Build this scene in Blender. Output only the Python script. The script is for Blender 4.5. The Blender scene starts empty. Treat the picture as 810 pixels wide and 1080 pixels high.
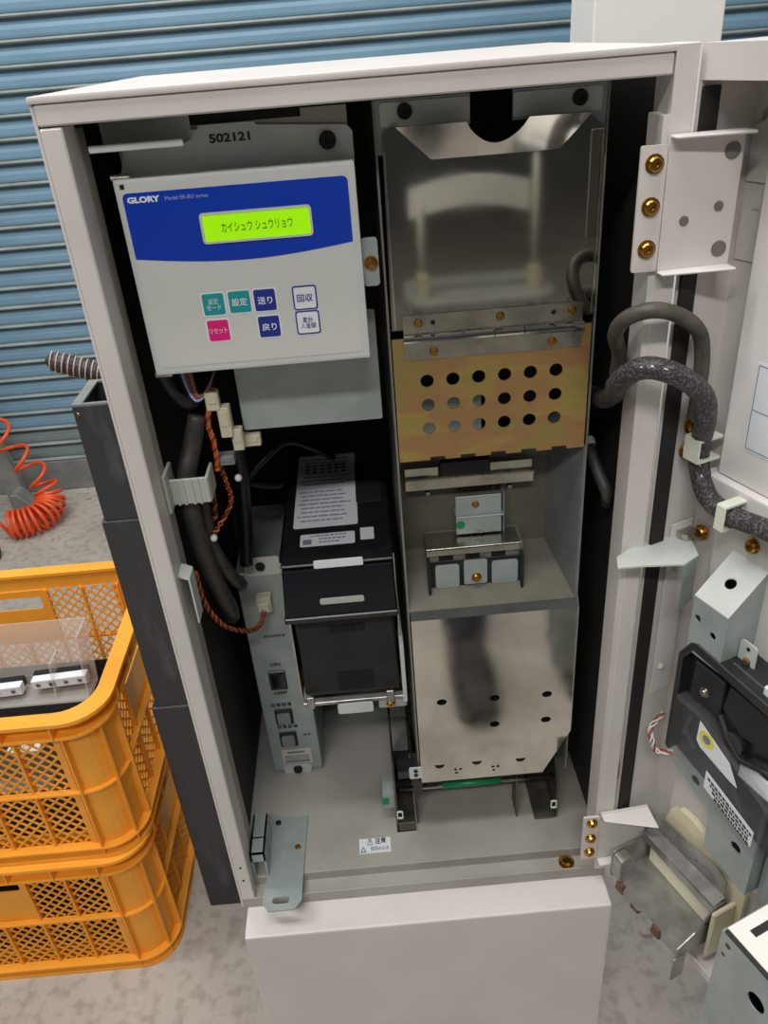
import bpy, bmesh, math, random
from mathutils import Vector, Matrix
random.seed(7)
scn = bpy.context.scene
COL = scn.collection
ZB = 0.42                      # height of the cabinet's underside above the floor
# ------------------------------------------------------------------ camera
def set_camera():
    cd = bpy.data.cameras.new('camera'); co = bpy.data.objects.new('camera', cd); COL.objects.link(co)
    rx, ry, rz = 0.5347, -0.0323, -0.0830                      # rotation vector, world -> view
    r = Vector((rx, ry, rz)); R = Matrix.Rotation(r.length, 3, r.normalized()) @ Matrix(((1,0,0),(0,0,-1),(0,1,0)))
    m = Matrix((R[0], -R[1], -R[2])).transposed().to_4x4()
    m.translation = Vector((0.2070, -0.6075, 0.9068 + ZB))
    co.matrix_world = m
    cd.sensor_fit = 'VERTICAL'; cd.sensor_height = 36; cd.lens = 842.56/1080*36
    cd.clip_start = 0.01; cd.clip_end = 60
    scn.camera = co
set_camera()
# ------------------------------------------------------------------ light
scn.view_settings.view_transform = 'Standard'; scn.view_settings.look = 'None'
scn.view_settings.gamma = 1.0; scn.view_settings.use_curve_mapping = False
scn.view_settings.exposure = -0.08
w = bpy.data.worlds.new('room_light'); scn.world = w; w.use_nodes = True
w.node_tree.nodes['Background'].inputs[0].default_value = (0.92, 0.95, 1.0, 1)
w.node_tree.nodes['Background'].inputs[1].default_value = 0.10
def area(name, loc, size, energy, target=None, color=(1,1,1)):
    l = bpy.data.lights.new(name, 'AREA'); l.shape = 'RECTANGLE'; l.size, l.size_y = size; l.energy = energy; l.color = color
    o = bpy.data.objects.new(name, l); COL.objects.link(o); o.location = loc
    if target: o.rotation_euler = (Vector(target)-Vector(loc)).to_track_quat('-Z','Y').to_euler()
    return o
area('ceiling_tube_light', (-0.10, -0.36, 3.0), (1.3, 0.25), 24, color=(1.0,0.975,0.945))
area('ceiling_tube_light', (-1.3, 0.0, 3.0), (1.3, 0.25), 24, color=(1.0,0.98,0.95))
area('ceiling_tube_light', (-0.4, 1.15, 3.0), (1.6, 0.25), 28, color=(1.0,0.985,0.965))
area('ceiling_tube_light', (1.7, 0.3, 3.0), (1.6, 0.25), 26, color=(1.0,0.98,0.95))
area('ceiling_tube_light', (-0.2, -1.9, 3.0), (1.6, 0.25), 60, color=(1.0,0.98,0.95))

# ------------------------------------------------------------------ materials
def srgb(c): return tuple(((x/255)/12.92 if x/255 <= .04045 else ((x/255+.055)/1.055)**2.4) for x in c) + (1,)
M = {}
def mat(name, c, rough=.5, metal=0, c2=None, scale=20, amount=.5, bump=0, bscale=200, stretch=None, coat=0, detail=4, emit=0, alpha=1, trans=0, spec=.5, rvar=0, ramp=(.35,.65)):
    m = bpy.data.materials.new(name); m.use_nodes = True; nt = m.node_tree; b = nt.nodes['Principled BSDF']
    b.inputs['Roughness'].default_value = rough; b.inputs['Metallic'].default_value = metal
    b.inputs['Base Color'].default_value = srgb(c); b.inputs['Coat Weight'].default_value = coat
    b.inputs['Transmission Weight'].default_value = trans; b.inputs['Specular IOR Level'].default_value = spec
    tc = nt.nodes.new('ShaderNodeTexCoord'); mp = nt.nodes.new('ShaderNodeMapping'); nt.links.new(tc.outputs['Object'], mp.inputs[0])
    if stretch: mp.inputs['Scale'].default_value = stretch
    if c2:
        n = nt.nodes.new('ShaderNodeTexNoise'); n.inputs['Scale'].default_value = scale; n.inputs['Detail'].default_value = detail
        nt.links.new(mp.outputs[0], n.inputs['Vector'])
        rp = nt.nodes.new('ShaderNodeValToRGB'); rp.color_ramp.elements[0].position = ramp[0]; rp.color_ramp.elements[1].position = ramp[1]
        rp.color_ramp.elements[0].color = srgb(c); rp.color_ramp.elements[1].color = srgb(c2)
        nt.links.new(n.outputs[0], rp.inputs[0]); nt.links.new(rp.outputs[0], b.inputs['Base Color'])
    if rvar:
        n2 = nt.nodes.new('ShaderNodeTexNoise'); n2.inputs['Scale'].default_value = scale*1.7; n2.inputs['Detail'].default_value = 6
        nt.links.new(mp.outputs[0], n2.inputs['Vector'])
        mr = nt.nodes.new('ShaderNodeMapRange'); mr.inputs[3].default_value = max(.02, rough-rvar); mr.inputs[4].default_value = rough+rvar
        nt.links.new(n2.outputs[0], mr.inputs[0]); nt.links.new(mr.outputs[0], b.inputs['Roughness'])
    if bump:
        n3 = nt.nodes.new('ShaderNodeTexNoise'); n3.inputs['Scale'].default_value = bscale; nt.links.new(mp.outputs[0], n3.inputs['Vector'])
        bp = nt.nodes.new('ShaderNodeBump'); bp.inputs['Strength'].default_value = bump; bp.inputs['Distance'].default_value = .002
        nt.links.new(n3.outputs[0], bp.inputs['Height']); nt.links.new(bp.outputs[0], b.inputs['Normal'])
    if emit:
        b.inputs['Emission Color'].default_value = srgb(c); b.inputs['Emission Strength'].default_value = emit
    M[name] = m; return m
mat('paint', (212,207,203), .38, c2=(205,199,195), scale=9, bump=.05, bscale=900)
mat('paint_white', (226,222,220), .4, c2=(216,211,208), scale=6, bump=.04, bscale=800)
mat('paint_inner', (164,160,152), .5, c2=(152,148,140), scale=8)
mat('pan_paint', (166,163,156), .5, c2=(128,122,112), scale=7, detail=7, ramp=(.42,.8))
mat('panel_grey', (203,205,202), .42, c2=(198,200,197), scale=30)
mat('overlay', (205,206,202), .3)
mat('blue_print', (10,58,176), .3)
mat('lcd', (150,225,10), .25, emit=.55)
mat('lcd_ink', (40,70,10), .5)
mat('white_ink', (225,232,240), .5)
mat('blue_ink', (150,175,215), .5)
mat('navy', (30,48,140), .4)
mat('teal', (22,150,155), .4)
mat('magenta', (220,25,120), .4)
mat('btn_white', (225,230,232), .4)
mat('black_ink', (45,45,45), .6)
mat('black_plastic', (26,27,30), .32, c2=(34,35,38), scale=60)
mat('black_matte', (22,22,23), .65, c2=(34,34,35), scale=40)
mat('black_gloss', (10,12,22), .14)
mat('shade_liner', (34,33,32), .8, c2=(42,41,39), scale=15)  # near-black tone carrying the shade of the cabinet interior
mat('black_void', (8,8,8), .8)
mat('gasket', (30,27,24), .75)
mat('black_board', (50,51,55), .42, c2=(92,92,94), scale=38, stretch=(1,1,.3), bump=.1, bscale=300, rvar=.1, ramp=(.58,.9))
mat('stainless', (168,166,158), .05, 1, c2=(154,152,145), scale=14, rvar=.03)
mat('stainless_dull', (222,219,212), .09, 1, c2=(196,193,187), scale=22, rvar=.05, ramp=(.3,.75))
mat('steel', (185,182,172), .28, 1, c2=(160,156,146), scale=40, rvar=.1)
mat('zinc', (170,180,178), .42, .35, c2=(155,166,164), scale=30, rvar=.08)
mat('zinc_light', (203,209,204), .45, .1, c2=(193,199,194), scale=30)
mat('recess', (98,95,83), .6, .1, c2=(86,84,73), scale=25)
mat('zinc_dark', (118,124,122), .5, .2, c2=(104,110,108), scale=30)
mat('foot_steel', (96,92,84), .45, .5, c2=(76,72,65), scale=40)
mat('housing', (150,150,142), .35, .6, c2=(132,132,125), scale=25, rvar=.1)
mat('brass', (205,165,90), .25, 1, c2=(170,120,55), scale=150)
mat('screw_dark', (38,38,40), .4, .5)
mat('tray_steel', (168,167,163), .36, .65, c2=(138,137,134), scale=45, rvar=.1)
mat('rust', (120,90,60), .6, .3, c2=(90,70,50), scale=200)
mat('cream', (228,220,190), .5, c2=(218,208,176), scale=25)
mat('cream_pale', (244,238,208), .5)
mat('conn', (205,200,175), .5)
mat('grey_plastic', (176,178,172), .45)
mat('nylon', (215,220,205), .45)
mat('rubber', (44,43,42), .55, c2=(66,62,56), scale=60)
mat('hose_grey', (92,86,78), .5, c2=(60,57,53), scale=50)
mat('sleeve', (50,48,49), .5, c2=(100,96,97), scale=420, bump=.6, bscale=420, ramp=(.5,.62))
mat('cable', (24,24,25), .4)
for n,c in dict(w_orange=(205,95,40), w_brown=(120,60,35), w_black=(25,22,22), w_red=(170,50,45), w_blue=(60,80,150), w_white=(215,215,205), w_purple=(120,80,140), w_grey=(130,130,130), w_teal=(80,150,150)).items(): mat(n, c, .45)
mat('wire_pink', (190,165,165), .5)
mat('green', (20,120,70), .35)
mat('green_dot', (15,135,85), .5)
mat('paper', (222,226,232), .45)
mat('paper_cream', (205,200,185), .5)
mat('ink_grey', (120,125,140), .6)
mat('yellow_print', (225,210,80), .5)
mat('orange_crate', (252,174,58), .42, c2=(243,163,50), scale=12, bump=.04, bscale=150, rvar=.06)
mat('orange_hose', (232,88,42), .35)
mat('grey_machine', (140,142,140), .5, c2=(120,122,120), scale=12)
mat('slat_blue', (130,166,190), .42, c2=(112,148,172), scale=3.5, stretch=(.6,1,3), rvar=.06)
mat('slat_dirty', (128,150,160), .5, c2=(120,130,126), scale=4, stretch=(.6,1,3))
mat('slat_rim', (154,164,160), .45, c2=(132,140,136), scale=6)
mat('led_red', (170,20,30), .3)
mat('white_plastic', (244,242,236), .4)
mat('denim', (40,44,54), .85, c2=(54,58,70), scale=60)
mat('leather', (30,28,27), .5)

def special():
    # gold chromate plating: drifting iridescent bands
    m = bpy.data.materials.new('chromate'); m.use_nodes = True; nt = m.node_tree; b = nt.nodes['Principled BSDF']
    b.inputs['Metallic'].default_value = .75; b.inputs['Roughness'].default_value = .38
    tc = nt.nodes.new('ShaderNodeTexCoord'); mp = nt.nodes.new('ShaderNodeMapping'); mp.inputs['Rotation'].default_value = (0,.5,0); mp.inputs['Scale'].default_value = (6,6,15)
    n = nt.nodes.new('ShaderNodeTexNoise'); n.inputs['Scale'].default_value = 1.6; n.inputs['Detail'].default_value = 3; n.inputs['Distortion'].default_value = .6
    rp = nt.nodes.new('ShaderNodeValToRGB'); e = rp.color_ramp.elements
    e[0].position = .3; e[0].color = srgb((150,148,92)); e[1].position = .72; e[1].color = srgb((186,146,118))
    for p,c in ((.42,(184,160,96)),(.52,(180,138,98)),(.62,(166,152,90))): x = e.new(p); x.color = srgb(c)
    nt.links.new(tc.outputs['Object'], mp.inputs[0]); nt.links.new(mp.outputs[0], n.inputs['Vector']); nt.links.new(n.outputs[0], rp.inputs[0]); nt.links.new(rp.outputs[0], b.inputs['Base Color'])
    M['chromate'] = m
    # clear acrylic
    m = bpy.data.materials.new('acrylic'); m.use_nodes = True; nt = m.node_tree; b = nt.nodes['Principled BSDF']
    b.inputs['Base Color'].default_value = srgb((225,222,214)); b.inputs['Roughness'].default_value = .08; b.inputs['Alpha'].default_value = .26; b.inputs['Specular IOR Level'].default_value = .7
    M['acrylic'] = m; m = m.copy(); m.node_tree.nodes['Principled BSDF'].inputs['Alpha'].default_value = .12; m.node_tree.nodes['Principled BSDF'].inputs['Base Color'].default_value = srgb((120,120,120)); m.node_tree.nodes['Principled BSDF'].inputs['Roughness'].default_value = .03; M['clear'] = m
    # concrete
    m = bpy.data.materials.new('concrete'); m.use_nodes = True; nt = m.node_tree; b = nt.nodes['Principled BSDF']; b.inputs['Roughness'].default_value = .75
    tc = nt.nodes.new('ShaderNodeTexCoord')
    def noise(s, d=6):
        n = nt.nodes.new('ShaderNodeTexNoise'); n.inputs['Scale'].default_value = s; n.inputs['Detail'].default_value = d; nt.links.new(tc.outputs['Object'], n.inputs['Vector']); return n
    n1, n2, n3 = noise(3.2), noise(42), noise(16, 3)
    rp = nt.nodes.new('ShaderNodeValToRGB'); e = rp.color_ramp.elements
    e[0].position = .32; e[0].color = srgb((160,154,146)); e[1].position = .7; e[1].color = srgb((190,183,174)); nt.links.new(n1.outputs[0], rp.inputs[0])
    r2 = nt.nodes.new('ShaderNodeValToRGB'); e = r2.color_ramp.elements
    e[0].position = .36; e[0].color = (.78,.77,.76,1); e[1].position = .52; e[1].color = (1,1,1,1); nt.links.new(n2.outputs[0], r2.inputs[0])
    r3 = nt.nodes.new('ShaderNodeValToRGB'); e = r3.color_ramp.elements
    e[0].position = .27; e[0].color = (.42,.41,.40,1); e[1].position = .33; e[1].color = (1,1,1,1); nt.links.new(n3.outputs[0], r3.inputs[0])
    def mul(a, c):
        x = nt.nodes.new('ShaderNodeMix'); x.data_type = 'RGBA'; x.blend_type = 'MULTIPLY'; x.inputs[0].default_value = 1
        nt.links.new(a, x.inputs[6]); nt.links.new(c, x.inputs[7]); return x.outputs[2]
    nt.links.new(mul(mul(rp.outputs[0], r2.outputs[0]), r3.outputs[0]), b.inputs['Base Color'])
    bp = nt.nodes.new('ShaderNodeBump'); bp.inputs['Strength'].default_value = .25; bp.inputs['Distance'].default_value = .004
    nt.links.new(n2.outputs[0], bp.inputs['Height']); nt.links.new(bp.outputs[0], b.inputs['Normal'])
    M['concrete'] = m
special()

# ------------------------------------------------------------------ geometry helpers (cabinet frame: x right, y into the cabinet, z up from its underside)
ORG = {}
IDF = lambda p: Vector((p[0], p[1], p[2]+ZB))
TH = math.radians(-68.0); DD = Vector((math.cos(TH), math.sin(TH), 0)); DN = Vector((math.sin(TH), -math.cos(TH), 0)); DO = Vector((.455, 0, 0))
DOOR = lambda p: DO + DD*p[0] + DN*p[1] + Vector((0, 0, p[2]+ZB))      # door frame: u along the door, w out of its inner side, z
def shift(dx, dy, dz, base=IDF): return lambda p: base((p[0]+dx, p[1]+dy, p[2]+dz))
class MB:
    def __init__(s, fr=IDF): s.v = []; s.f = []; s.fr = fr
    def add(s, vs, fs):
        o = len(s.v); s.v += [s.fr(p) for p in vs]; s.f += [[i+o for i in f] for f in fs]; return s
    def box(s, x0, x1, y0, y1, z0, z1):
        return s.add([(x,y,z) for z in (z0,z1) for y in (y0,y1) for x in (x0,x1)], [(0,1,3,2),(4,6,7,5),(0,4,5,1),(2,3,7,6),(0,2,6,4),(1,5,7,3)])
    def hexa(s, p):   # 8 points: bottom ring 4, top ring 4
        return s.add(p, [(0,3,2,1),(4,5,6,7),(0,1,5,4),(1,2,6,5),(2,3,7,6),(3,0,4,7)])
    def prism(s, poly, plane, a, b):
        mk = {'xz': lambda q,h: (q[0],h,q[1]), 'xy': lambda q,h: (q[0],q[1],h), 'yz': lambda q,h: (h,q[0],q[1])}[plane]
        n = len(poly)
        return s.add([mk(q,a) for q in poly]+[mk(q,b) for q in poly], [list(range(n)), list(range(2*n-1,n-1,-1))]+[(i,(i+1)%n,n+(i+1)%n,n+i) for i in range(n)])
    def rprism(s, x0, x1, z0, z1, r, plane, a, b, seg=4): return s.prism(rrect(x0,x1,z0,z1,r,seg), plane, a, b)
    def holed(s, outer, holes, plane, a, b):
        vs, fs = holed_mesh(outer, holes, abs(b-a)); mid = (a+b)/2
        mk = {'xz': lambda q: (q[0],mid+q[2],q[1]), 'xy': lambda q: (q[0],q[1],mid+q[2]), 'yz': lambda q: (mid+q[2],q[0],q[1])}[plane]
        return s.add([mk(q) for q in vs], fs)
    def loft(s, rings, cap=True, closed=True):
        n = len(rings[0]); vs = [p for r in rings for p in r]; fs = []
        for i in range(len(rings)-1):
            for j in range(n if closed else n-1):
                k = (j+1)%n; fs.append((i*n+j, i*n+k, (i+1)*n+k, (i+1)*n+j))
        if cap: fs += [list(range(n-1,-1,-1)), list(range((len(rings)-1)*n, len(rings)*n))]
        return s.add(vs, fs)
    def tube(s, pts, r, n=8, flat=1.0):
        pts = [Vector(p) for p in pts]; rings = []; up = Vector((0.02,0.03,1))
        for i, p in enumerate(pts):
            t = (pts[min(i+1,len(pts)-1)]-pts[max(i-1,0)]).normalized()
            if i == 0:
                a = t.cross(up); a = t.cross(Vector((0,1,0))) if a.length < .1 else a; a.normalize()
            else:
                a = (a - t*a.dot(t)); a.normalize()
            c = t.cross(a); rr = r[i] if isinstance(r, (list,tuple)) else r
            rings.append([p + a*rr*math.cos(2*math.pi*k/n) + c*rr*flat*math.sin(2*math.pi*k/n) for k in range(n)])
        return s.loft(rings)
    def cyl(s, p0, p1, r, n=12, r1=None): return s.tube([p0,p1], [r, r if r1 is None else r1], n)
    def grid(s, nx, ny, fn):
        vs = [fn(i/nx, j/ny) for j in range(ny+1) for i in range(nx+1)]
        return s.add(vs, [(j*(nx+1)+i, j*(nx+1)+i+1, (j+1)*(nx+1)+i+1, (j+1)*(nx+1)+i) for j in range(ny) for i in range(nx)])
def rrect(x0, x1, z0, z1, r, seg=4):
    o = []
    for cx, cz, a0 in ((x1-r,z1-r,0),(x0+r,z1-r,90),(x0+r,z0+r,180),(x1-r,z0+r,270)):
        for k in range(seg+1):
            a = math.radians(a0+90*k/seg); o.append((cx+r*math.cos(a), cz+r*math.sin(a)))
    return o
def circ(cx, cz, r, n=14, rz=None): return [(cx+r*math.cos(2*math.pi*k/n), cz+(rz or r)*math.sin(2*math.pi*k/n)) for k in range(n)]
def _eval(cu):
    o = bpy.data.objects.new('tmp', cu); COL.objects.link(o)
    me = o.to_mesh(); vs = [tuple(v.co) for v in me.vertices]; fs = [list(p.vertices) for p in me.polygons]
    o.to_mesh_clear(); bpy.data.objects.remove(o); bpy.data.curves.remove(cu); return vs, fs
def holed_mesh(outer, holes, t):
    cu = bpy.data.curves.new('tmp', 'CURVE'); cu.dimensions = '2D'; cu.fill_mode = 'BOTH'; cu.extrude = t/2
    for lp in [outer]+list(holes):
        sp = cu.splines.new('POLY'); sp.points.add(len(lp)-1); sp.use_cyclic_u = True
        for i, q in enumerate(lp): sp.points[i].co = (q[0], q[1], 0, 1)
    return _eval(cu)
def text_mesh(txt, size, width=None, bold=0):
    cu = bpy.data.curves.new('tmp', 'FONT'); cu.body = txt; cu.size = size; cu.align_x = 'CENTER'; cu.align_y = 'CENTER'; cu.resolution_u = 3; cu.offset = bold; cu.space_line = .95
    vs, fs = _eval(cu)
    if vs:
        x0, x1 = min(v[0] for v in vs), max(v[0] for v in vs); y0, y1 = min(v[1] for v in vs), max(v[1] for v in vs)
        k = width/(x1-x0) if width and x1 > x0 else 1
        vs = [((v[0]-(x0+x1)/2)*k, v[1]-(y0+y1)/2, 0) for v in vs]
    return vs, fs
def new_obj(name, me): o = bpy.data.objects.new(name, me); COL.objects.link(o); return o
def build(mb, name, mt, parent=None, bevel=0, smooth=False, seg=1, label=None, kind=None, base=None):
    org = ORG[parent.name] if parent else (Vector(base) if base else Vector((0,0,0)))
    me = bpy.data.meshes.new(name); me.from_pydata([v-org for v in mb.v], [], mb.f); me.update()
    bm = bmesh.new(); bm.from_mesh(me); bmesh.ops.remove_doubles(bm, verts=bm.verts, dist=1e-6)
    if bevel:
        bmesh.ops.recalc_face_normals(bm, faces=bm.faces)
        ed = [e for e in bm.edges if len(e.link_faces) == 2 and e.calc_face_angle(0) > .6]
        bmesh.ops.bevel(bm, geom=ed, offset=bevel, segments=seg, profile=.7, affect='EDGES', clamp_overlap=True)
    bmesh.ops.recalc_face_normals(bm, faces=bm.faces)
    if smooth:
        for f in bm.faces: f.smooth = True
    bm.to_mesh(me); bm.free(); me.materials.append(M[mt])
    o = new_obj(name, me); o.location = (0,0,0) if parent else org
    if parent: o.parent = parent
    ORG[o.name] = org
    if label: o['label'] = label
    if kind: o['kind'] = kind
    return o
def thing(name, base, label, cat, group=None, kind=None):
    o = bpy.data.objects.new(name, None); COL.objects.link(o); o.location = base; o.empty_display_size = .02; ORG[o.name] = Vector(base)
    return tag(o, label, cat, group, kind)
def tag(o, label, cat=None, group=None, kind=None):
    o['label'] = label
    if cat: o['category'] = cat
    if group: o['group'] = group
    if kind: o['kind'] = kind
    return o
def lettering(parent, txt, size, at, ink, fr=IDF, width=None, axes='xz', bold=0, name='lettering', flip=False, off=.0004):
    vs, fs = text_mesh(txt, size, width, bold); mb = MB(fr); k = -1 if flip else 1
    if axes == 'xz': mb.add([(at[0]+k*v[0], at[1]-off, at[2]+k*v[1]) for v in vs], fs)
    elif axes == 'xy': mb.add([(at[0]+v[0], at[1]+v[1], at[2]+off) for v in vs], fs)
    elif axes == 'uz': mb.add([(at[0]+k*v[0], at[1]+off, at[2]+k*v[1]) for v in vs], fs)
    return build(mb, name, ink, parent)
# shared screw meshes: head axis along -y, centred on the surface
def screw_mesh(kind):
    mb = MB(lambda p: Vector(p))
    if kind == 'sems':      # pan head on a washer
        r = .0052; mb.cyl((0,0,0),(0,-.0012,0),.0068,14); mb.loft([[Vector((q[0],y,q[1])) for q in circ(0,0,rr,12)] for y, rr in ((-.0012,r),(-.0035,r),(-.0048,r*.8),(-.0048,r*.35),(-.0034,r*.3))])
    elif kind == 'dark':
        r = .0058; mb.loft([[Vector((q[0],y,q[1])) for q in circ(0,0,rr,14)] for y, rr in ((0,r),(-.002,r),(-.0034,r*.85),(-.0034,r*.35),(-.0018,r*.3))])
    else:
        r = .0038; mb.loft([[Vector((q[0],y,q[1])) for q in circ(0,0,rr,10)] for y, rr in ((0,r),(-.0012,r),(-.0024,r*.7),(-.0024,r*.3),(-.0014,r*.25))])
    me = bpy.data.meshes.new('screw'); me.from_pydata(mb.v, [], mb.f); me.update()
    bm = bmesh.new(); bm.from_mesh(me); bmesh.ops.recalc_face_normals(bm, faces=bm.faces); bm.to_mesh(me); bm.free(); return me
SCR = {}
def screw(parent, at, kind='small', mt='steel', fr=IDF, facing=(0,-1,0), name='screw', scale=1):
    key = (kind, mt)
    if key not in SCR: me = screw_mesh(kind); me.materials.append(M[mt]); SCR[key] = me
    o = new_obj(name, SCR[key]); o.parent = parent; o.location = fr(at)-ORG[parent.name]
    o.rotation_mode = 'QUATERNION'; o.rotation_quaternion = Vector((0,-1,0)).rotation_difference(Vector(facing)); o.scale = (scale,)*3
    ORG[o.name] = ORG[parent.name]; return o
def smoothpath(pts, k=5):
    P = [Vector(p) for p in pts]; out = []
    for i in range(len(P)-1):
        a, b, c, d = P[max(i-1,0)], P[i], P[i+1], P[min(i+2,len(P)-1)]
        for j in range(k):
            t = j/k; out.append(.5*((2*b)+(c-a)*t+(2*a-5*b+4*c-d)*t*t+(3*b-a-3*c+d)*t**3))
    return out+[P[-1]]

# ================================================================== setting
fl = MB(); fl.box(-4.6, 4.6, -7.0, 2.14, -.52, -.42); o = build(fl, 'floor', 'concrete', base=(0,0,0)); tag(o, 'grey stained concrete floor under the machine and crates', 'floor', kind='structure')
wb = thing('wall_back', (0, 2.03, 0), 'blue painted roller shutter behind the machine', 'shutter', kind='structure')
PITCH = .0602
def slat_mesh(dirty):
    mb = MB(lambda p: Vector(p)); n = [(.002,.0),(-.014,.002),(-.0165,.0055),(-.014,.0095),(-.004,.0115)]
    b = [(-.004,.0115),(-.007,.014),(-.0085,.020),(-.0085,.034),(-.006,.044),(.001,.052),(.004,.056),(.004,PITCH)]
    for prof, fi in ((n,1),(b,0)):
        vs = [(x,y,z) for x in (-4.6,4.6) for y,z in prof]; k = len(prof)
        mb.add(vs, [(i,i+1,k+i+1,k+i) for i in range(k-1)])
    mb.add([(x,.006,z) for x in (-4.6,4.6) for z in (0,PITCH)], [(0,1,3,2)])
    me = bpy.data.meshes.new('slat'); me.from_pydata(mb.v, [], mb.f); me.update()
    me.materials.append(M['slat_dirty' if dirty else 'slat_blue']); me.materials.append(M['slat_rim'])
    for i in range(4): me.polygons[i].material_index = 1
    return me
S0, S1 = slat_mesh(False), slat_mesh(True)
for i in range(36):
    z = -.303 + i*PITCH
    s = new_obj('slat', S1 if i < 2 else S0); s.parent = wb; s.location = (0, -.03, z+ZB)
rail = MB(); rail.box(-4.6, 4.6, 1.985, 2.01, -.42, -.303); build(rail, 'bottom_rail', 'grey_machine', wb, bevel=.004)

# ================================================================== cabinet
W, H, D = .45, .889, .368
cab = thing('machine_cabinet', (W/2, D/2, ZB), 'open light grey steel machine cabinet with its door swung out', 'cabinet')
m = MB(); m.box(-.0006,.0016,.001,D,0,.887); build(m, 'side_panel', 'paint', cab)
m = MB(); m.box(W-.0016,W-.0001,.0351,D,0,.887); build(m, 'side_panel', 'paint', cab)
m = MB(); m.box(.0016,W-.0016,D-.003,D,0,.886); build(m, 'back_panel', 'paint_inner', cab)
m = MB(); m.box(-.001,W-.0145,-.0015,D,.8845,.889); build(m, 'top_panel', 'paint', cab, bevel=.0015, seg=2)
m = MB(); m.box(.0018,.0175,0,.03,.015,.8695); build(m, 'frame_post', 'paint', cab, bevel=.0012)
m = MB(); m.box(W-.0155,W,-.0015,.035,.015,.889); build(m, 'frame_post', 'paint', cab, bevel=.0005)
m = MB(); m.box(W-.0205,W-.0155,-.0012,.03,.04,.846); build(m, 'post_return', 'paint', cab)
m = MB(); m.box(.0018,W-.016,0,.028,.8705,.8844); build(m, 'header_rail', 'paint', cab, bevel=.0012)
m = MB(); m.box(.0018,.0175,.0302,.05,.03,.866); build(m, 'post_liner', 'paint_inner', cab, bevel=.001)
for nm, bxx in (('side_shade_liner',(.0017,.0045,.052,.364,.03,.868)),('side_shade_liner',(W-.0045,W-.0017,.036,.364,.03,.868)),('back_shade_liner',(.005,W-.005,.360,.3645,.03,.868))):
    m = MB(); m.box(*bxx); build(m, nm, 'shade_liner', cab)  # dark sheets added for the interior shade; right one taken for a real lining
# sill: front lip, channel, riser, floor pan
m = MB(); m.prism([(0,-.001),(0,.0165),(.0025,.0165),(.0025,.013),(.02,.013),(.02,.028),(.36,.028),(.36,.024),(.0225,.024),(.0225,.010),(.004,.010),(.004,-.001)], 'yz', .0018, W-.0018)
build(m, 'floor_pan', 'pan_paint', cab, bevel=.0006)
m = MB(); m.cyl((.403,.0115,.013),(.403,.0115,.016),.0095,18); m.cyl((.403,.0115,.016),(.403,.0115,.019),.0058,6); build(m, 'levelling_bolt', 'brass', cab)
cl = MB(); cl.box(.148,.188,.039,.0605,.0281,.0285); c = build(cl, 'caution_label', 'paper', cab, label='white caution sticker with warning triangles')
lettering(c, '⚠ 注意', .0095, (.170,.0555,.0285), 'black_ink', axes='xy', width=.024, bold=.0002)
lettering(c, '指挟み込み', .007, (.174,.045,.0285), 'black_ink', axes='xy', width=.023)
t = MB(); t.holed([(.149,.0405),(.157,.0405),(.153,.049)], [[(.1505,.0415),(.1555,.0415),(.153,.0468)]], 'xy', .0285, .0288); build(t, 'warning_triangle', 'black_ink', c)
# zinc latch strap over the sill, tube bracket beside it
m = MB(); m.holed([(.037,.102),(.0335,.03),(.0305,-.018),(.038,-.029),(.069,-.029),(.0772,-.018),(.081,.102)][::-1],
   [rrect(.042,.063,-.0205,-.0115,.0045), circ(.070,.056,.003)], 'xy', .0295, .0318)
st = build(m, 'latch_strap', 'zinc', cab, label='zinc plated strap with a slotted octagonal end')
screw(st, (.070,.055,.0318), 'small', 'brass', facing=(0,0,1)); screw(st, (.043,.094,.0318), 'small', 'screw_dark', facing=(0,0,1))
m = MB(); m.box(.0185,.036,.018,.020,.06,.075); m.box(.0185,.0205,.018,.075,.015,.075); m.box(.034,.036,.018,.075,.03,.075); m.box(.0185,.036,.018,.075,.073,.075); m.box(.0185,.036,.04,.042,.03,.075)
build(m, 'tube_bracket', 'zinc', cab)
for z in (.052,.076): m = MB(); m.cyl((.0095,.0002,z),(.0095,-.0003,z),.0016,10); build(m, 'rivet_hole', 'black_void', cab)
m = MB(); m.prism([(.018,.492),(.028,.487),(.028,.435),(.0265,.435),(.0265,.485),(.018,.489)], 'xz', .01, .03); build(m, 'spring_clip', 'zinc_light', cab)
# door: a shallow steel pan, hinged on the right, swung out about 112 degrees
m = MB(DOOR)
m.box(-.004,.44,-.057,-.055,.018,.888)
m.box(-.004,-.002,-.055,0,.018,.888); m.box(.438,.44,-.055,0,.018,.888)
m.box(-.002,.438,-.055,0,.886,.888); m.box(-.002,.438,-.055,0,.018,.020)
m.box(-.002,.438,-.002,0,.866,.886); m.box(-.002,.438,-.002,0,.020,.028); m.box(.42,.438,-.002,0,.028,.866)
door = build(m, 'door', 'paint', cab, label='opened cabinet door, its inner side towards us')
m = MB(DOOR); m.box(-.0019,.001,-.0165,-.0015,.03,.862); build(m, 'gasket', 'gasket', door)
m = MB(DOOR); m.box(.024,.436,-.0548,-.046,.56,.865); build(m, 'inner_panel', 'paint_white', door, bevel=.0012)
m = MB(DOOR); m.box(.014,.436,-.0548,-.038,.536,.5595); build(m, 'ledge', 'paint_white', door, bevel=.002, seg=2)
m = MB(DOOR); m.box(.03,.436,-.0548,-.048,.028,.535); build(m, 'lower_panel', 'paint', door, bevel=.001)
m = MB(DOOR); m.box(.046,.15,-.0459,-.0455,.592,.668); ls = build(m, 'notice_sheet', 'paper', door, label='white notice sheet with a ruled border')
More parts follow.
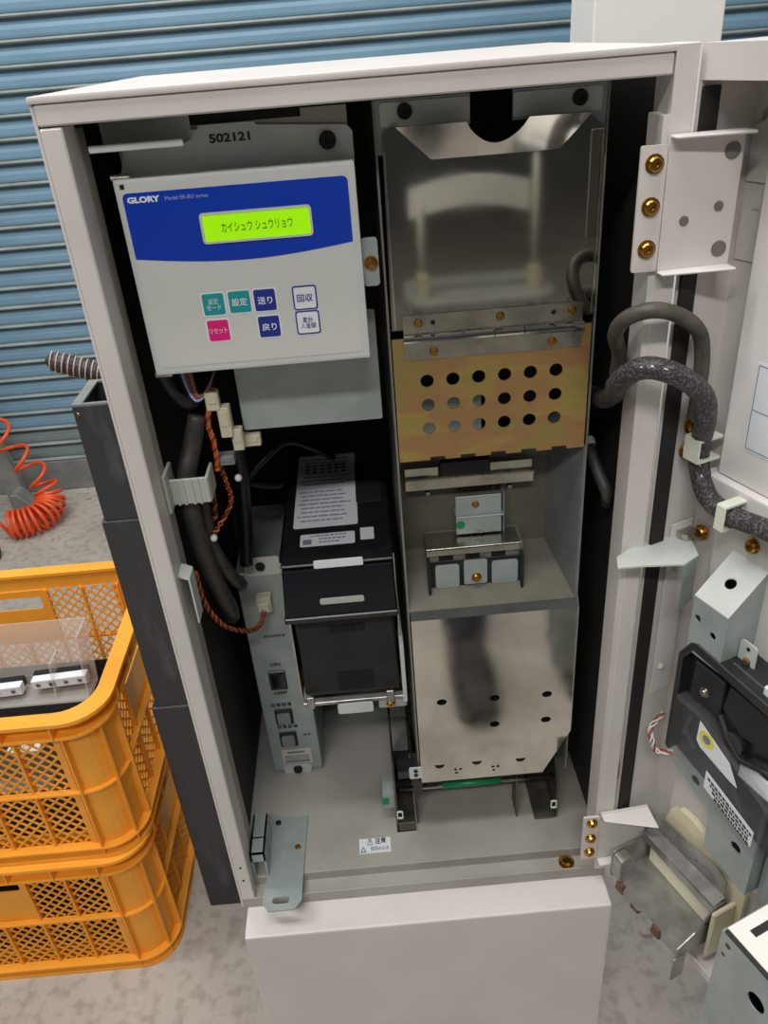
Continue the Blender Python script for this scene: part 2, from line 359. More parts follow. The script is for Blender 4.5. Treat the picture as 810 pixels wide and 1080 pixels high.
m = MB(DOOR); m.holed([(.048,.594),(.148,.594),(.148,.666),(.048,.666)], [[(.0487,.5947),(.1473,.5947),(.1473,.628),(.0487,.628)], [(.0487,.6287),(.1473,.6287),(.1473,.6653),(.0487,.6653)]], 'xz', -.0455, -.0453); build(m, 'ruled_border', 'ink_grey', ls)
for uz in ((.012,.84),(.012,.80),(.012,.77)): m = MB(DOOR); m.cyl((uz[0],-.0549,uz[1]),(uz[0],-.0542,uz[1]),.0062,14); build(m, 'spot_weld', 'paint_inner', door)
m = MB(DOOR); m.prism([(.0,.832),(.06,.832),(.06,.866),(.022,.866),(.018,.846),(.010,.836)], 'xz', -.0535, -.052); build(m, 'gusset', 'paint', door)
# hinge side details
screw(door, (.0,-.032,.600), 'sems', 'brass', DOOR, DD, scale=1.2); screw(door, (.0,-.030,.577), 'sems', 'brass', DOOR, DD, scale=1.2)
screw(door, (.072,-.048,.510), 'sems', 'brass', DOOR, DN, scale=1.1); screw(door, (.012,-.052,.49), 'sems', 'brass', DOOR, DN, scale=1.1); screw(door, (.058,-.048,.385), 'sems', 'brass', DOOR, DN)
for z in (.445,.325): 
    m = MB(DOOR); m.loft([[(0.001+h, -.034+q[0], z+q[1]) for q in circ(0,0,r,10)] for h, r in ((0,.004),(.002,.004),(.004,.0025))]); build(m, 'push_rivet', 'nylon', door, smooth=True)
m = MB(DOOR); m.box(.0,.0012,-.050,-.025,.29,.50); build(m, 'cover_strip', 'paint_white', door)
# hinge brackets
def hinge(z0, z1, screws, deep):
    # plan corners
    A = Vector((.434,-.006,0)); B = DO + DN*(-.032) + DD*(.014); t = .0022
    d = (B-A); d.z = 0; nn = Vector((d.y,-d.x,0)).normalized()     # towards the viewer
    if nn.y > 0: nn = -nn
    def P(v, z): return (v.x, v.y, z)
    m = MB(); m.hexa([P(A,z0),P(B,z0),P(B-nn*t,z0),P(A-nn*t,z0),P(A,z1),P(B,z1),P(B-nn*t,z1),P(A-nn*t,z1)])
    hb = build(m, 'hinge_bracket', 'paint', cab)
    m = MB(); m.holed(rrect(.4145,.4335,z0+.002,z1-.006,.0015,2), [], 'xz', -.0055, -.0030); build(m, 'screw_flange', 'paint', hb)
    for z, dp in ((z0,deep[0]), (z1-t,deep[1])):
        m = MB(); poly = [A, B, B+nn*dp, A+nn*.010, A+nn*.003]
        m.prism([(v.x,v.y) for v in poly], 'xy', z, z+t); build(m, 'flange', 'paint_white', hb, bevel=.0008)
    for z in screws: screw(hb, (.4245,-.0055,z), 'sems', 'brass')
    if z1-z0 > .08:
        for k, z in ((.30,.775),(.76,.783)):
            q = A.lerp(B,k); m = MB(); m.cyl(P(q,z),P(q+nn*.001,z),.0035,12); build(m, 'dimple', 'paint_inner', hb)
        for k, z in ((.85,.82),(.84,.752)):
            q = A.lerp(B,k); m = MB(); m.cyl(P(q,z),P(q+nn*.0005,z),.006,14); build(m, 'spot_weld', 'paint_inner', hb)
    return hb
hb = hinge(.738,.834,(.816,.787,.757),(.014,.016))
m = MB(DOOR); m.box(.0,.022,-.0546,-.0535,.738,.775); m.box(.0,.022,-.0546,-.0535,.795,.832); build(m, 'mounting_tab', 'paint', hb)
hinge(.040,.122,(.107,.080,.055),(.012,.03))
# pedestal
m = MB(); m.box(.006,.446,-.04,.36,-.42,-.001); p = build(m, 'machine_pedestal', 'paint', base=(.226,.16,0), bevel=.003, seg=2); tag(p, 'plain light grey steel plinth standing under the open cabinet', 'pedestal')

# ================================================================== control panel
cp = thing('control_panel', (.12,.06,.675+ZB), 'grey control box with blue header, green display and coloured keys', 'control panel')
m = MB(); m.box(.032,.2132,.040,.078,.675,.829); hs = build(m, 'housing', 'panel_grey', cp, bevel=.0022, seg=2)
m = MB(); m.rprism(.0368,.2072,.6815,.8195,.003,'xz',.0396,.0400); build(m, 'overlay', 'overlay', cp)
hdr = rrect(.0370,.2070,.75,.8193,.004,4)
hdr = [q for q in hdr if q[1] > .79] + [(.0370,.771)] + [(.0370+.17*k/12, .771-.0068*math.sin(math.pi*min(1,(k/12)*1.0))) for k in range(1,12)] + [(.2070,.771)]
m = MB(); m.prism(hdr, 'xz', .0393, .0396); build(m, 'header', 'blue_print', cp)
lettering(cp, 'GLORY', .0056, (.0526,.0393,.8143), 'white_ink', width=.0248, bold=.0003)
lettering(cp, 'Model ER-BU series', .0042, (.0848,.0393,.8139), 'blue_ink', width=.0322)
m = MB(); m.holed(rrect(.0915,.1772,.7782,.8012,.003), [rrect(.0932,.1755,.7798,.7996,.0022)], 'xz', .0380, .0393); build(m, 'display_bezel', 'panel_grey', cp)
m = MB(); m.rprism(.0930,.1757,.7796,.7998,.0022,'xz',.0391,.0394); lcd = build(m, 'display', 'lcd', cp, label='lit green liquid crystal display')
lettering(lcd, 'カイシュウ シュウリョウ', .0085, (.1345,.0391,.7895), 'lcd_ink', width=.055)
def key(x, z, s, txt, col, ink, outline=None, size=.006, width=None):
    m = MB(); h = s/2+.0012; m.rprism(x-h,x+h,z-h,z+h,.0022,'xz',.0393,.0396); k = build(m, 'key', 'btn_white' if not outline else outline, cp)
    h = s/2; m = MB(); m.rprism(x-h,x+h,z-h,z+h,.0015,'xz',.0390,.0393); build(m, 'key_face', col, k)
    lettering(k, txt, size, (x,.0390,z), ink, width=width, bold=.00008 if size > .006 else 0)
key(.0906,.7312,.0172,'設定\nモード','teal','white_ink',size=.0052,width=.0115)
key(.1116,.7315,.0172,'設定','teal','white_ink',size=.0066,width=.0125)
key(.1321,.7312,.0172,'送り','navy','white_ink',size=.0066,width=.0120)
key(.0909,.7095,.0172,'リセット','magenta','white_ink',size=.0052,width=.0145)
key(.1326,.7093,.0172,'戻り','navy','white_ink',size=.0066,width=.0120)
key(.1643,.7303,.0172,'回収','btn_white','navy','navy',size=.0066,width=.0130)
key(.1645,.7099,.0172,'累計\n入金額','btn_white','navy','navy',size=.0050,width=.0125)
m = MB(); m.holed(rrect(.2132,.2262,.7325,.771,.003), [], 'xz', .049, .0505); e = build(m, 'mounting_ear', 'zinc', cp); screw(e, (.2201,.049,.7511), 'sems', 'brass', scale=.85)
for x, z in ((.0345,.830),(.0345,.674)): 
    m = MB(); m.cyl((x-.004,.045,z),(x+.010,.045,z),.0026,10); build(m, 'hinge_pin', 'steel', cp)
m = MB(); m.box(.0368,.0400,.0394,.0399,.8225,.8257); build(m, 'latch_hole', 'black_void', cp)
m = MB(); m.box(.034,.036,.078,.33,.68,.82); build(m, 'side_shield', 'black_matte', cp)

# plates above and below the panel
mp = thing('mounting_plate', (.12,.07,.82+ZB), 'grey sheet metal plate stamped 502121 above the control box', 'plate')
m = MB(); m.holed([(.033,.826),(.2137,.826),(.2137,.8475),(.210,.852),(.142,.857),(.141,.8595),(.099,.8595),(.098,.857),(.045,.857),(.040,.845)][::-1], [], 'xz', .060, .062); pl = build(m, 'plate', 'zinc_light', mp)
m = MB(); m.box(.036,.178,.0625,.064,.826,.8655); m.box(.178,.2105,.0625,.064,.826,.8655); build(m, 'backing', 'paint_inner', mp)
m = MB(); m.box(.089,.176,.0622,.0624,.8600,.8665); build(m, 'shadow_gap', 'black_void', mp)
screw(mp, (.1945,.060,.8425), 'dark', 'screw_dark', scale=1.15)
lettering(mp, '502121', .0082, (.1212,.060,.8500), 'black_ink', width=.031, bold=.0003)
m = MB(); m.prism([(.020,.855),(.020,.8500),(.062,.8500),(.062,.868),(.0605,.868),(.0605,.8515),(.022,.8515),(.022,.855)], 'yz', .026, .093); fb = build(m, 'flap', 'zinc_light', mp, bevel=.0005, label='folded flap jutting out below the header')
lp = MB(); lp.holed(rrect(.088,.2205,.594,.70,.002), [], 'xz', .095, .0965); o = build(lp, 'cover_plate', 'zinc', base=(.15,.095,.594+ZB)); tag(o, 'plain bluish grey cover plate hanging just below the control box', 'plate')

# ================================================================== bill module column
bm_ = thing('bill_module', (.32,.15,.028+ZB), 'tall stainless and gold plated module filling the right half of the cabinet', 'dispenser module')
m = MB(); m.box(.2300,.2318,.062,.30,.125,.866); build(m, 'side_wall', 'housing', bm_)
m = MB(); m.box(.4085,.4103,.062,.30,.125,.866); build(m, 'side_wall', 'housing', bm_)
m = MB(); m.prism([(.2318,.828),(.252,.828),(.252,.845),(.304,.845),(.304,.866),(.2318,.866)], 'xz', .064, .066); m.prism([(.4085,.828),(.388,.828),(.388,.845),(.3365,.845),(.3365,.866),(.4085,.866)], 'xz', .064, .066); build(m, 'top_frame', 'zinc', bm_)
for x0, x1 in ((.2355,.3036),(.3369,.4045)): m = MB(); m.rprism(x0,x1,.8475,.864,.002,'xz',.0625,.0640); build(m, 'tab', 'zinc_light', bm_)
screw(bm_, (.2541,.0625,.8576), 'dark', 'screw_dark'); screw(bm_, (.3875,.0625,.8571), 'dark', 'screw_dark')
m = MB(); m.box(.2318,.4085,.13,.132,.125,.866); build(m, 'inner_wall', 'black_void', bm_)
m = MB(); m.prism([(.2335,.690),(.2357,.8415),(.2455,.8485),(.2725,.823),(.3718,.823),(.3925,.848),(.4067,.8354),(.4078,.690)], 'xz', .0585, .0600); cv = build(m, 'cover', 'stainless', bm_, label='mirror-like stainless cover with a bent finger lip')
nt = [(.2455,.8485),(.2984,.8485)] + [(.2984+.047*k/14, .8485-.0168*math.sin(math.pi*k/14)**.75) for k in range(1,14)] + [(.3454,.8485),(.3925,.848),(.3718,.823),(.2725,.823)]
mb = MB(lambda p: IDF((p[0], p[1]-(p[2]-.823)*.55, p[2]))); mb.prism(nt, 'xz', .0575, .0585); build(mb, 'finger_lip', 'stainless_dull', cv)
for x in (.2365,.4055): m = MB(); m.box(x-.0008,x+.0008,.0570,.0585,.692,.832); build(m, 'edge_fold', 'stainless_dull', cv)
# piano hinge
m = MB(); m.box(.2432,.3972,.0572,.0584,.684,.7025); lf = build(m, 'hinge_leaf', 'steel', bm_)
for x in (.2561,.3263,.3878): screw(lf, (x,.0572,.6957), 'small', 'brass')
for x in (.2688,.3722): screw(lf, (x,.0572,.6953), 'small', 'screw_dark', scale=.55)
m = MB(); m.box(.2432,.3972,.0572,.0584,.6628,.6792); lf = build(m, 'hinge_leaf', 'steel', bm_)
for x in (.2685,.3716): screw(lf, (x,.0572,.6696), 'small', 'brass')
for k in range(6):
    x0 = .2428+k*.0261; m = MB(); m.cyl((x0,.0550,.6818),(x0+.0250,.0550,.6818),.0042,14); build(m, 'hinge_knuckle', 'stainless_dull', bm_)
# gold plate with eighteen holes
holes = [circ(.2617+.02302*i, .6422-.0230*j, .0060, 16) for i in range(6) for j in range(3)]
low = [(.4058,.5635)]; 
for k in range(5):
    xc = .3825-k*.0285; low += [(xc+.007,.5635),(xc+.007,.5665),(xc-.007,.5665),(xc-.007,.5635)]
low += [(.2328,.5635)]
m = MB(); m.holed([(.2328,.6822),(.4062,.6822)]+low, holes, 'xz', .0588, .0604); build(m, 'perforated_plate', 'chromate', bm_, label='gold chromate plate with three rows of six holes')
m = MB(); m.box(.240,.318,.1135,.115,.56,.612); build(m, 'inner_baffle', 'zinc', bm_)
# recess
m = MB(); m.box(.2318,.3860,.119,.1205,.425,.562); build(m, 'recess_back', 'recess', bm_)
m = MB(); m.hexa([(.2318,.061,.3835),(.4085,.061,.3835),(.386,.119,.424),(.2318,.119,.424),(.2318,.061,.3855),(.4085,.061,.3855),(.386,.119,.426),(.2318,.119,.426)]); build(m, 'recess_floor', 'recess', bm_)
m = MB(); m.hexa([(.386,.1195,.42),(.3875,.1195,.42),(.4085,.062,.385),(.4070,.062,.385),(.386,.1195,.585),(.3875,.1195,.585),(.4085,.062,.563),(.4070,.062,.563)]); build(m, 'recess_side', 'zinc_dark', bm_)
m = MB(); m.box(.2385,.369,.103,.1045,.507,.518); build(m, 'lower_hinge', 'steel', bm_)
for k in range(5): m = MB(); x0 = .2385+k*.0262; m.cyl((x0,.101,.5205),(x0+.0256,.101,.5205),.0030,10); build(m, 'hinge_knuckle', 'steel', bm_)
for x0,x1 in ((.2385,.272),(.325,.367)): m = MB(); m.box(x0,x1,.102,.1035,.5215,.5325); build(m, 'hinge_leaf', 'steel', bm_)
m = MB(); m.box(.2745,.3235,.098,.106,.5235,.5385); build(m, 'black_bar', 'black_matte', bm_)
for x in (.262,.296,.33,.348): screw(bm_, (x,.119,.494), 'small', 'steel', scale=.8)
# catch bracket, release block
ct = MB(); ct.box(.2885,.3360,.1005,.1015,.4735,.4965); ct.box(.2885,.3385,.098,.1185,.4715,.4735); ct.box(.2885,.3360,.099,.100,.452,.4715); ct.box(.338,.339,.099,.118,.45,.498)
cb = build(ct, 'catch_bracket', 'zinc', bm_, bevel=.0004); screw(cb, (.309,.1005,.4865), 'small', 'brass')
m = MB(); m.cyl((.293,.099,.464),(.293,.0984,.464),.0048,14); build(m, 'green_dot', 'green_dot', cb)
m = MB(); m.rprism(.307,.317,.4525,.456,.001,'xz',.0984,.0990); build(m, 'slot', 'steel', cb)
m = MB(); m.box(.254,.352,.078,.110,.4475,.4500); m.box(.254,.352,.078,.0795,.441,.4495); build(m, 'release_plate', 'steel', bm_, bevel=.0005)
m = MB(); m.box(.2555,.3555,.084,.117,.40,.4475); rb = build(m, 'release_block', 'housing', bm_)
for x in (.275,.303,.330): m = MB(); m.box(x-.0075,x+.0075,.0832,.0840,.4315,.4395); build(m, 'dark_slot', 'black_void', rb)
m = MB(); m.box(.2545,.2575,.074,.084,.384,.436); m.box(.3525,.3555,.074,.084,.384,.436); m.box(.2575,.3525,.081,.0835,.392,.430); build(m, 'block_frame', 'black_matte', rb)
for x0,x1 in ((.263,.288),(.3225,.350)): m = MB(); m.rprism(x0,x1,.399,.428,.003,'xz',.0795,.0808); build(m, 'pale_tab', 'zinc', rb)
m = MB(); m.rprism(.293,.3175,.402,.432,.002,'xz',.0785,.080); build(m, 'centre_tab', 'zinc', rb); screw(rb, (.306,.0785,.4105), 'sems', 'brass', scale=.8)
m = MB(); m.box(.279,.333,.071,.0735,.388,.3925); m.box(.258,.353,.0738,.0748,.389,.391); build(m, 'pull_bar', 'steel', rb)
# lower stainless cover
big = [circ(.2616,.2549,.0058,14,.0045), circ(.3219,.2541,.0058,14,.0045), circ(.3817,.2529,.0058,14,.0045), circ(.3219,.2131,.0058,14,.0045), circ(.3817,.2132,.0058,14,.0045)]
half = [[(x+.006*math.cos(math.pi+math.pi*k/7), z+.006*math.sin(math.pi+math.pi*k/7)) for k in range(8)] for x, z in ((.2557,.1535),(.3005,.1540),(.3531,.1525))]
small = [circ(x+dx, z+dz, .0019, 8) for x, z in ((.2775,.1405),(.3229,.1395)) for dx, dz in ((-.003,.0028),(.003,.0028),(-.002,-.003))]
m = MB(); m.holed([(.2330,.125),(.3805,.125),(.4120,.192),(.4120,.374),(.2330,.374)], big+half+small, 'xz', .0588, .0600); lc = build(m, 'lower_cover', 'stainless_dull', bm_, label='scratched stainless lower cover with a cut corner')
m = MB(); m.hexa([(.2330,.0588,.374),(.412,.0588,.374),(.412,.0600,.374),(.2330,.0600,.374),(.2330,.066,.3845),(.412,.066,.3845),(.412,.0675,.384),(.2330,.0675,.384)]); build(m, 'top_fold', 'stainless_dull', lc)
m = MB(); m.box(.2330,.2342,.0600,.18,.125,.374); build(m, 'cover_side', 'stainless_dull', lc)
m = MB(); m.box(.4108,.4120,.0600,.18,.192,.374); build(m, 'cover_side', 'stainless_dull', lc)
m = MB(); m.box(.2345,.4105,.075,.077,.13,.38); build(m, 'cover_backing', 'black_matte', lc)
# foot frame with the green rod
m = MB(); m.box(.198,.2005,.066,.20,.0285,.122); m.box(.198,.222,.066,.068,.0285,.045); m.box(.198,.222,.066,.20,.0285,.031); m.box(.224,.2255,.075,.20,.031,.092); fA = build(m, 'foot', 'foot_steel', bm_, bevel=.0005)
m = MB(); m.prism([(.066,.031),(.20,.031),(.20,.16),(.10,.16),(.066,.09)], 'yz', .4015, .404); m.box(.375,.4015,.066,.13,.0285,.0305); m.box(.375,.4015,.128,.13,.0285,.10); build(m, 'foot', 'foot_steel', bm_, bevel=.0005)
m = MB(); m.prism([(.072,.031),(.10,.031),(.10,.095),(.078,.095)], 'yz', .352, .3538); build(m, 'foot_rib', 'foot_steel', bm_)
m = MB(); m.cyl((.204,.08,.0918),(.401,.08,.0918),.0032,12); rd = build(m, 'rod', 'steel', bm_, smooth=True)
m = MB(); m.cyl((.2594,.08,.0918),(.3342,.08,.0918),.0042,14); build(m, 'green_sleeve', 'green', rd, smooth=True)
m = MB(); m.box(.222,.395,.195,.197,.0285,.13); build(m, 'foot_back', 'black_matte', bm_)
m = MB(); m.box(.2225,.2335,.062,.072,.100,.135); m.box(.205,.224,.07,.09,.1225,.135); build(m, 'black_block', 'black_plastic', bm_)
m = MB(); m.rprism(.2185,.2345,.136,.1545,.002,'xz',.0565,.0580); wt = build(m, 'white_tab', 'zinc_light', bm_); screw(wt, (.2265,.0565,.1495), 'small', 'screw_dark', scale=.7); screw(wt, (.2265,.0565,.1425), 'small', 'screw_dark', scale=.7)
m = MB(); m.box(.183,.1975,.085,.12,.052,.076); gb = build(m, 'sensor_block', 'zinc', bm_); m = MB(); m.box(.1815,.1905,.0845,.0850,.0605,.0725); build(m, 'green_sticker', 'green_dot', gb)
for x, z in ((.203,.062),(.3985,.056)): m = MB(); m.holed(rrect(x-.004,x+.004,z-.007,z+.007,.002), [rrect(x-.0025,x+.0025,z-.005,z+.005,.001)], 'xz', .0645, .066); build(m, 'wire_clip', 'nylon', bm_)

# ================================================================== bill stacker
sk = thing('bill_stacker', (.16,.20,.243+ZB), 'black plastic bill cash box with white labels left of the stainless covers', 'cash box')
m = MB(); m.prism([(.10,.243),(.345,.243),(.345,.44),(.088,.44),(.082,.395),(.090,.38)], 'yz', .1055, .2165); build(m, 'body', 'black_plastic', sk, bevel=.0012)
m = MB(); m.box(.1025,.2195,.080,.335,.4400,.4435); lid = build(m, 'lid', 'black_plastic', sk, bevel=.0012)
m = MB(); m.hexa([(.101,.066,.387),(.2195,.066,.387),(.2195,.092,.387),(.101,.092,.387),(.1035,.0765,.4395),(.2185,.0765,.4395),(.2185,.10,.4395),(.1035,.10,.4395)]); ch = build(m, 'chin', 'black_gloss', sk, bevel=.001)
m = MB(); m.box(.100,.2205,.064,.092,.3795,.3868); build(m, 'lip', 'black_plastic', sk, bevel=.0012)
m = MB(); m.rprism(.1375,.1885,.4415,.4500,.0015,'xz',.0745,.0770); build(m, 'lid_catch', 'paper', sk)
m = MB(); m.rprism(.1395,.1860,.3995,.4065,.002,'xz',.0685,.0705); build(m, 'finger_slot', 'grey_plastic', ch)
m = MB(); m.rprism(.1125,.1850,.153,.331,.003,'xy',.4435,.4439); lb = build(m, 'instruction_label', 'paper', sk, label='large white instruction label on the lid')
m = MB(); random.seed(3)
for r in range(17):
    y = .318-r*.0095
    if r in (2,3,4): 
        for k in range(6): x = .122+k*.009; m.box(x,x+.006,y,y+.006,.4439,.44395)
        continue
    if r in (8,): continue
    x = .116+(.004 if r%3 else 0); e = .180-random.random()*.012
    while x < e: l = .004+random.random()*.008; m.box(x,min(x+l,e),y,y+.0026,.4439,.44395); x += l+.0013
build(m, 'print', 'ink_grey', lb, kind='stuff')
m = MB(); m.rprism(.1215,.1810,.1145,.1385,.002,'xy',.4435,.4439); l2 = build(m, 'serial_label', 'paper', sk)
m = MB(); 
for y, x0, x1 in ((.133,.132,.172),(.1265,.142,.168),(.120,.142,.162)):
    x = x0
    while x < x1: l = .002+random.random()*.003; m.box(x,x+l,y,y+.0025,.4439,.44395); x += l+.001
m.box(.1245,.134,.118,.128,.4439,.44392); build(m, 'print', 'ink_grey', l2, kind='stuff')
m = MB(); m.rprism(.1870,.2020,.1195,.1435,.001,'xy',.4435,.4439); build(m, 'code_label', 'paper', sk)
m = MB(); m.box(.184,.214,.20,.305,.4435,.4442); build(m, 'lid_recess', 'black_matte', sk, bevel=.0003)
m = MB(); m.prism([(.1095,.378),(.2135,.378),(.2165,.262),(.1065,.262)], 'xz', .0840, .0900); fr_ = build(m, 'front_panel', 'black_matte', sk, bevel=.001)
m = MB(); m.prism([(.138,.380),(.186,.380),(.182,.364),(.142,.364)], 'xz', .0832, .0842); build(m, 'grip_recess', 'black_void', fr_)
m = MB(); m.box(.143,.183,.0832,.0842,.3485,.358); build(m, 'embossed_plate', 'black_void', fr_)
m = MB(); m.box(.146,.187,.0832,.0842,.263,.291); build(m, 'lower_recess', 'black_void', fr_)
m = MB(); [m.box(x,x+.0018,.0828,.0832,.3500,.3565) for x in (.148,.1525,.158,.1625,.169,.1745)]; [m.box(x,x+.006,.0828,.0832,z,z+.0012) for x in (.148,.158,.169) for z in (.3502,.3527,.3553)]; build(m, 'embossing', 'black_matte', fr_, kind='stuff')
m = MB(); m.box(.103,.2235,.078,.0865,.2475,.2525); m.box(.108,.1165,.0755,.078,.246,.263); m.box(.200,.2085,.0755,.078,.246,.263); build(m, 'rail', 'tray_steel', sk, bevel=.0006)
m = MB(); m.rprism(.1425,.1835,.236,.251,.003,'xz',.0735,.0750); build(m, 'rail_tab', 'zinc_light', sk)
m = MB(); m.box(.2190,.2235,.0755,.20,.245,.33); build(m, 'guide', 'zinc_light', sk)
m = MB(); m.rprism(.190,.2225,.234,.2455,.002,'xz',.080,.0815); tb = build(m, 'bracket_tab', 'zinc', sk); screw(tb, (.204,.080,.241), 'sems', 'brass', scale=.9)
m = MB(); m.box(.1002,.1022,.09,.335,.245,.4425); m.box(.2198,.2212,.09,.335,.27,.4425); build(m, 'side_rail', 'steel', sk)

# ================================================================== power unit
pu = thing('power_unit', (.067,.25,.03+ZB), 'narrow grey power unit with ON and OFF switch left of the cash box', 'power unit')
m = MB(); m.box(.0325,.1000,.180,.34,.034,.372); build(m, 'case', 'zinc', pu, bevel=.001)
m = MB(); m.holed(rrect(.045,.0875,.368,.3935,.004), [], 'xz', .1785, .1798); build(m, 'tab', 'zinc_light', pu); screw(pu, (.0644,.1785,.3811), 'dark', 'screw_dark')
m = MB(); m.holed(rrect(.047,.0850,.014+.0145,.0435,.004), [], 'xz', .1785, .1798); build(m, 'tab', 'zinc_light', pu); screw(pu, (.066,.1785,.0365), 'dark', 'screw_dark', scale=1.1)
lettering(pu, '502052', .0050, (.066,.180,.2745), 'black_ink', width=.027, bold=.0001)
lettering(pu, 'ON', .0072, (.0605,.180,.2278), 'black_ink', width=.013, bold=.0003)
lettering(pu, 'OFF', .0062, (.0605,.180,.1788), 'black_ink', width=.018, bold=.0003)
m = MB(); m.box(.0495,.0715,.1772,.180,.186,.2175); sw = build(m, 'switch', 'black_plastic', pu, bevel=.0008)
m = MB(); m.hexa([(.0525,.1772,.190),(.0685,.1772,.190),(.0685,.1795,.190),(.0525,.1795,.190),(.0525,.1740,.2135),(.0685,.1740,.2135),(.0685,.1795,.2135),(.0525,.1795,.2135)]); build(m, 'rocker', 'black_gloss', sw)
for lx, lz in ((.0585,.1582),(.0615,.1175)):
    m = MB()
    for k in range(4):
        x = lx-.0135+k*.0072; [m.box(x,x+.0056,.1796,.1799,lz+d,lz+d+.0009) for d in (-.0026,-.0006,.0016)]; m.box(x+.0008+.001*(k%2),x+.0018+.001*(k%2),.1796,.1799,lz-.0030,lz+.0030); m.box(x+.0038,x+.0046,.1796,.1799,lz-.0030,lz+.0028)
    build(m, 'print', 'black_ink', pu, kind='stuff')
lettering(pu, '4A', .0065, (.0862,.180,.100), 'black_ink', width=.012)
for x, z in ((.0600,.1375),(.0605,.0955)):
    m = MB(); m.box(x-.0115,x+.0115,.1760,.180,z-.0125,z+.0125); h = build(m, 'fuse_holder', 'black_matte', pu, bevel=.0008)
    m = MB(); m.rprism(x-.0085,x+.0085,z-.009,z+.009,.002,'xz',.1735,.1760); build(m, 'cap', 'grey_machine', h)
m = MB(); m.box(.0475,.0875,.1796,.180,.046,.0735); l3 = build(m, 'rating_label', 'paper_cream', pu)
m = MB()
for z in (.0665,.0605,.057,.0535,.0485): m.box(.0505 if z < .066 else .055,.0845 if z < .066 else .079,.1793,.1796,z,z+(.0035 if z > .066 or z < .05 else .0016))
build(m, 'print', 'ink_grey', l3, kind='stuff')
m = MB(); m.box(.0535,.0715,.1665,.180,.3215,.343); m.box(.0555,.0695,.162,.1665,.3245,.338); build(m, 'socket', 'conn', pu, bevel=.0008)

# ================================================================== wiring inside the cabinet
def cable(pts, r, mt, name, label, cat='cable', group=None, fr=IDF, n=8, k=5, flat=1.0, base=None):
    P = [fr(p) for p in smoothpath(pts, k)]
    m = MB(lambda p: Vector(p)); m.tube(P, r, n, flat); o = build(m, name, mt, base=P[0], smooth=True)
    if label: tag(o, label, cat, group)
    return o
blk1 = [(.051,.075,.622),(.042,.070,.594),(.034,.060,.570),(.031,.060,.540),(.030,.065,.494),(.033,.080,.437),(.037,.100,.384),(.030,.135,.345),(.0185,.18,.33),(.0185,.24,.33)]
cable(blk1, [.0085]*3+[.0092]*43, 'rubber', 'cable_bundle', 'thick black sleeved wiring bundle held by the grey clip')
cable([(.036,.080,.545),(.038,.080,.523),(.037,.085,.475),(.045,.100,.428),(.049,.125,.395),(.040,.16,.375),(.019,.19,.365),(.019,.24,.36)], .0075, 'rubber', 'cable_bundle', 'second black sleeved bundle curving behind the first')
cable([(.064,.150,.575),(.066,.160,.532),(.062,.160,.467),(.053,.158,.400)], .008, 'cable', 'cable_bundle', 'dark cable hanging straight down beside the power unit')
cable([(.066,.19,.493),(.091,.205,.512),(.113,.22,.520),(.138,.24,.500),(.16,.27,.47)], .0042, 'cable', 'power_cable', 'black cable arching up behind the cash box')
cable([(.066,.19,.487),(.085,.20,.476),(.0965,.21,.470),(.098,.25,.46)], .0042, 'cable', 'power_cable', 'black cable running level behind the cash box')
def twisted(name, pts, cols, label, r=.0011, turns=9, rad=.0022, fr=IDF):
    P = [fr(p) for p in smoothpath(pts, 10)]; root = thing(name, P[0], label, 'wires')
    for ci, c in enumerate(cols):
        path = []
        for i, p in enumerate(P):
            t = (P[min(i+1,len(P)-1)]-P[max(i-1,0)]).normalized(); a = t.cross(Vector((0,1,.2))).normalized(); b = t.cross(a)
            ph = 2*math.pi*(turns*i/len(P)+ci/len(cols)); path.append(p+a*rad*math.cos(ph)+b*rad*math.sin(ph))
        m = MB(lambda p: Vector(p)); m.tube(path, r, 6); build(m, 'wire', c, root, smooth=True)
    return root
twisted('twisted_wires', [(.069,.080,.645),(.060,.075,.617),(.062,.073,.588),(.060,.073,.565)], ['w_orange','w_brown','w_orange'], 'orange and brown twisted wires dropping past the cream connectors')
twisted('twisted_wires', [(.060,.088,.562),(.063,.088,.541),(.063,.088,.519),(.043,.078,.492)], ['w_orange','w_brown'], 'orange and brown twisted pair below the dark connector')
twisted('twisted_wires', [(.052,.078,.563),(.050,.080,.537),(.047,.080,.508)], ['w_orange','w_black','w_brown'], 'short twisted wires tucked beside the thick bundle', turns=6)
twisted('twisted_wires', [(.021,.058,.462),(.022,.066,.415),(.033,.082,.372),(.047,.130,.325),(.056,.155,.313),(.0625,.1615,.327)], ['w_orange','w_black','w_orange','w_brown'], 'orange and black twisted wires running to the power unit socket', turns=12)
def loom():
    root = thing('wire_loom', IDF((.055,.09,.655)), 'fan of coloured wires looping out under the control box', 'wires')
    cols = ['w_blue','w_white','w_teal','w_purple','w_red','w_brown','w_grey','w_orange','w_black']
    for i, c in enumerate(cols):
        t = i/(len(cols)-1); m = MB(lambda p: Vector(p))
        pts = [(.040+t*.012,.085,.674),(.045+t*.010,.076,.652-t*.004),(.052+t*.006,.074,.636+t*.006),(.062+t*.004,.076,.640+t*.010),(.070+t*.006,.082,.655+t*.012)]
        m.tube([IDF(p) for p in smoothpath(pts,5)], .0012, 6); build(m, 'wire', c, root, smooth=True)
loom()
cable([(.030,.06,.672),(.034,.07,.650),(.046,.075,.634),(.054,.10,.640)], .0065, 'cable', 'cable_bundle', 'black cable curving out below the control box corner')
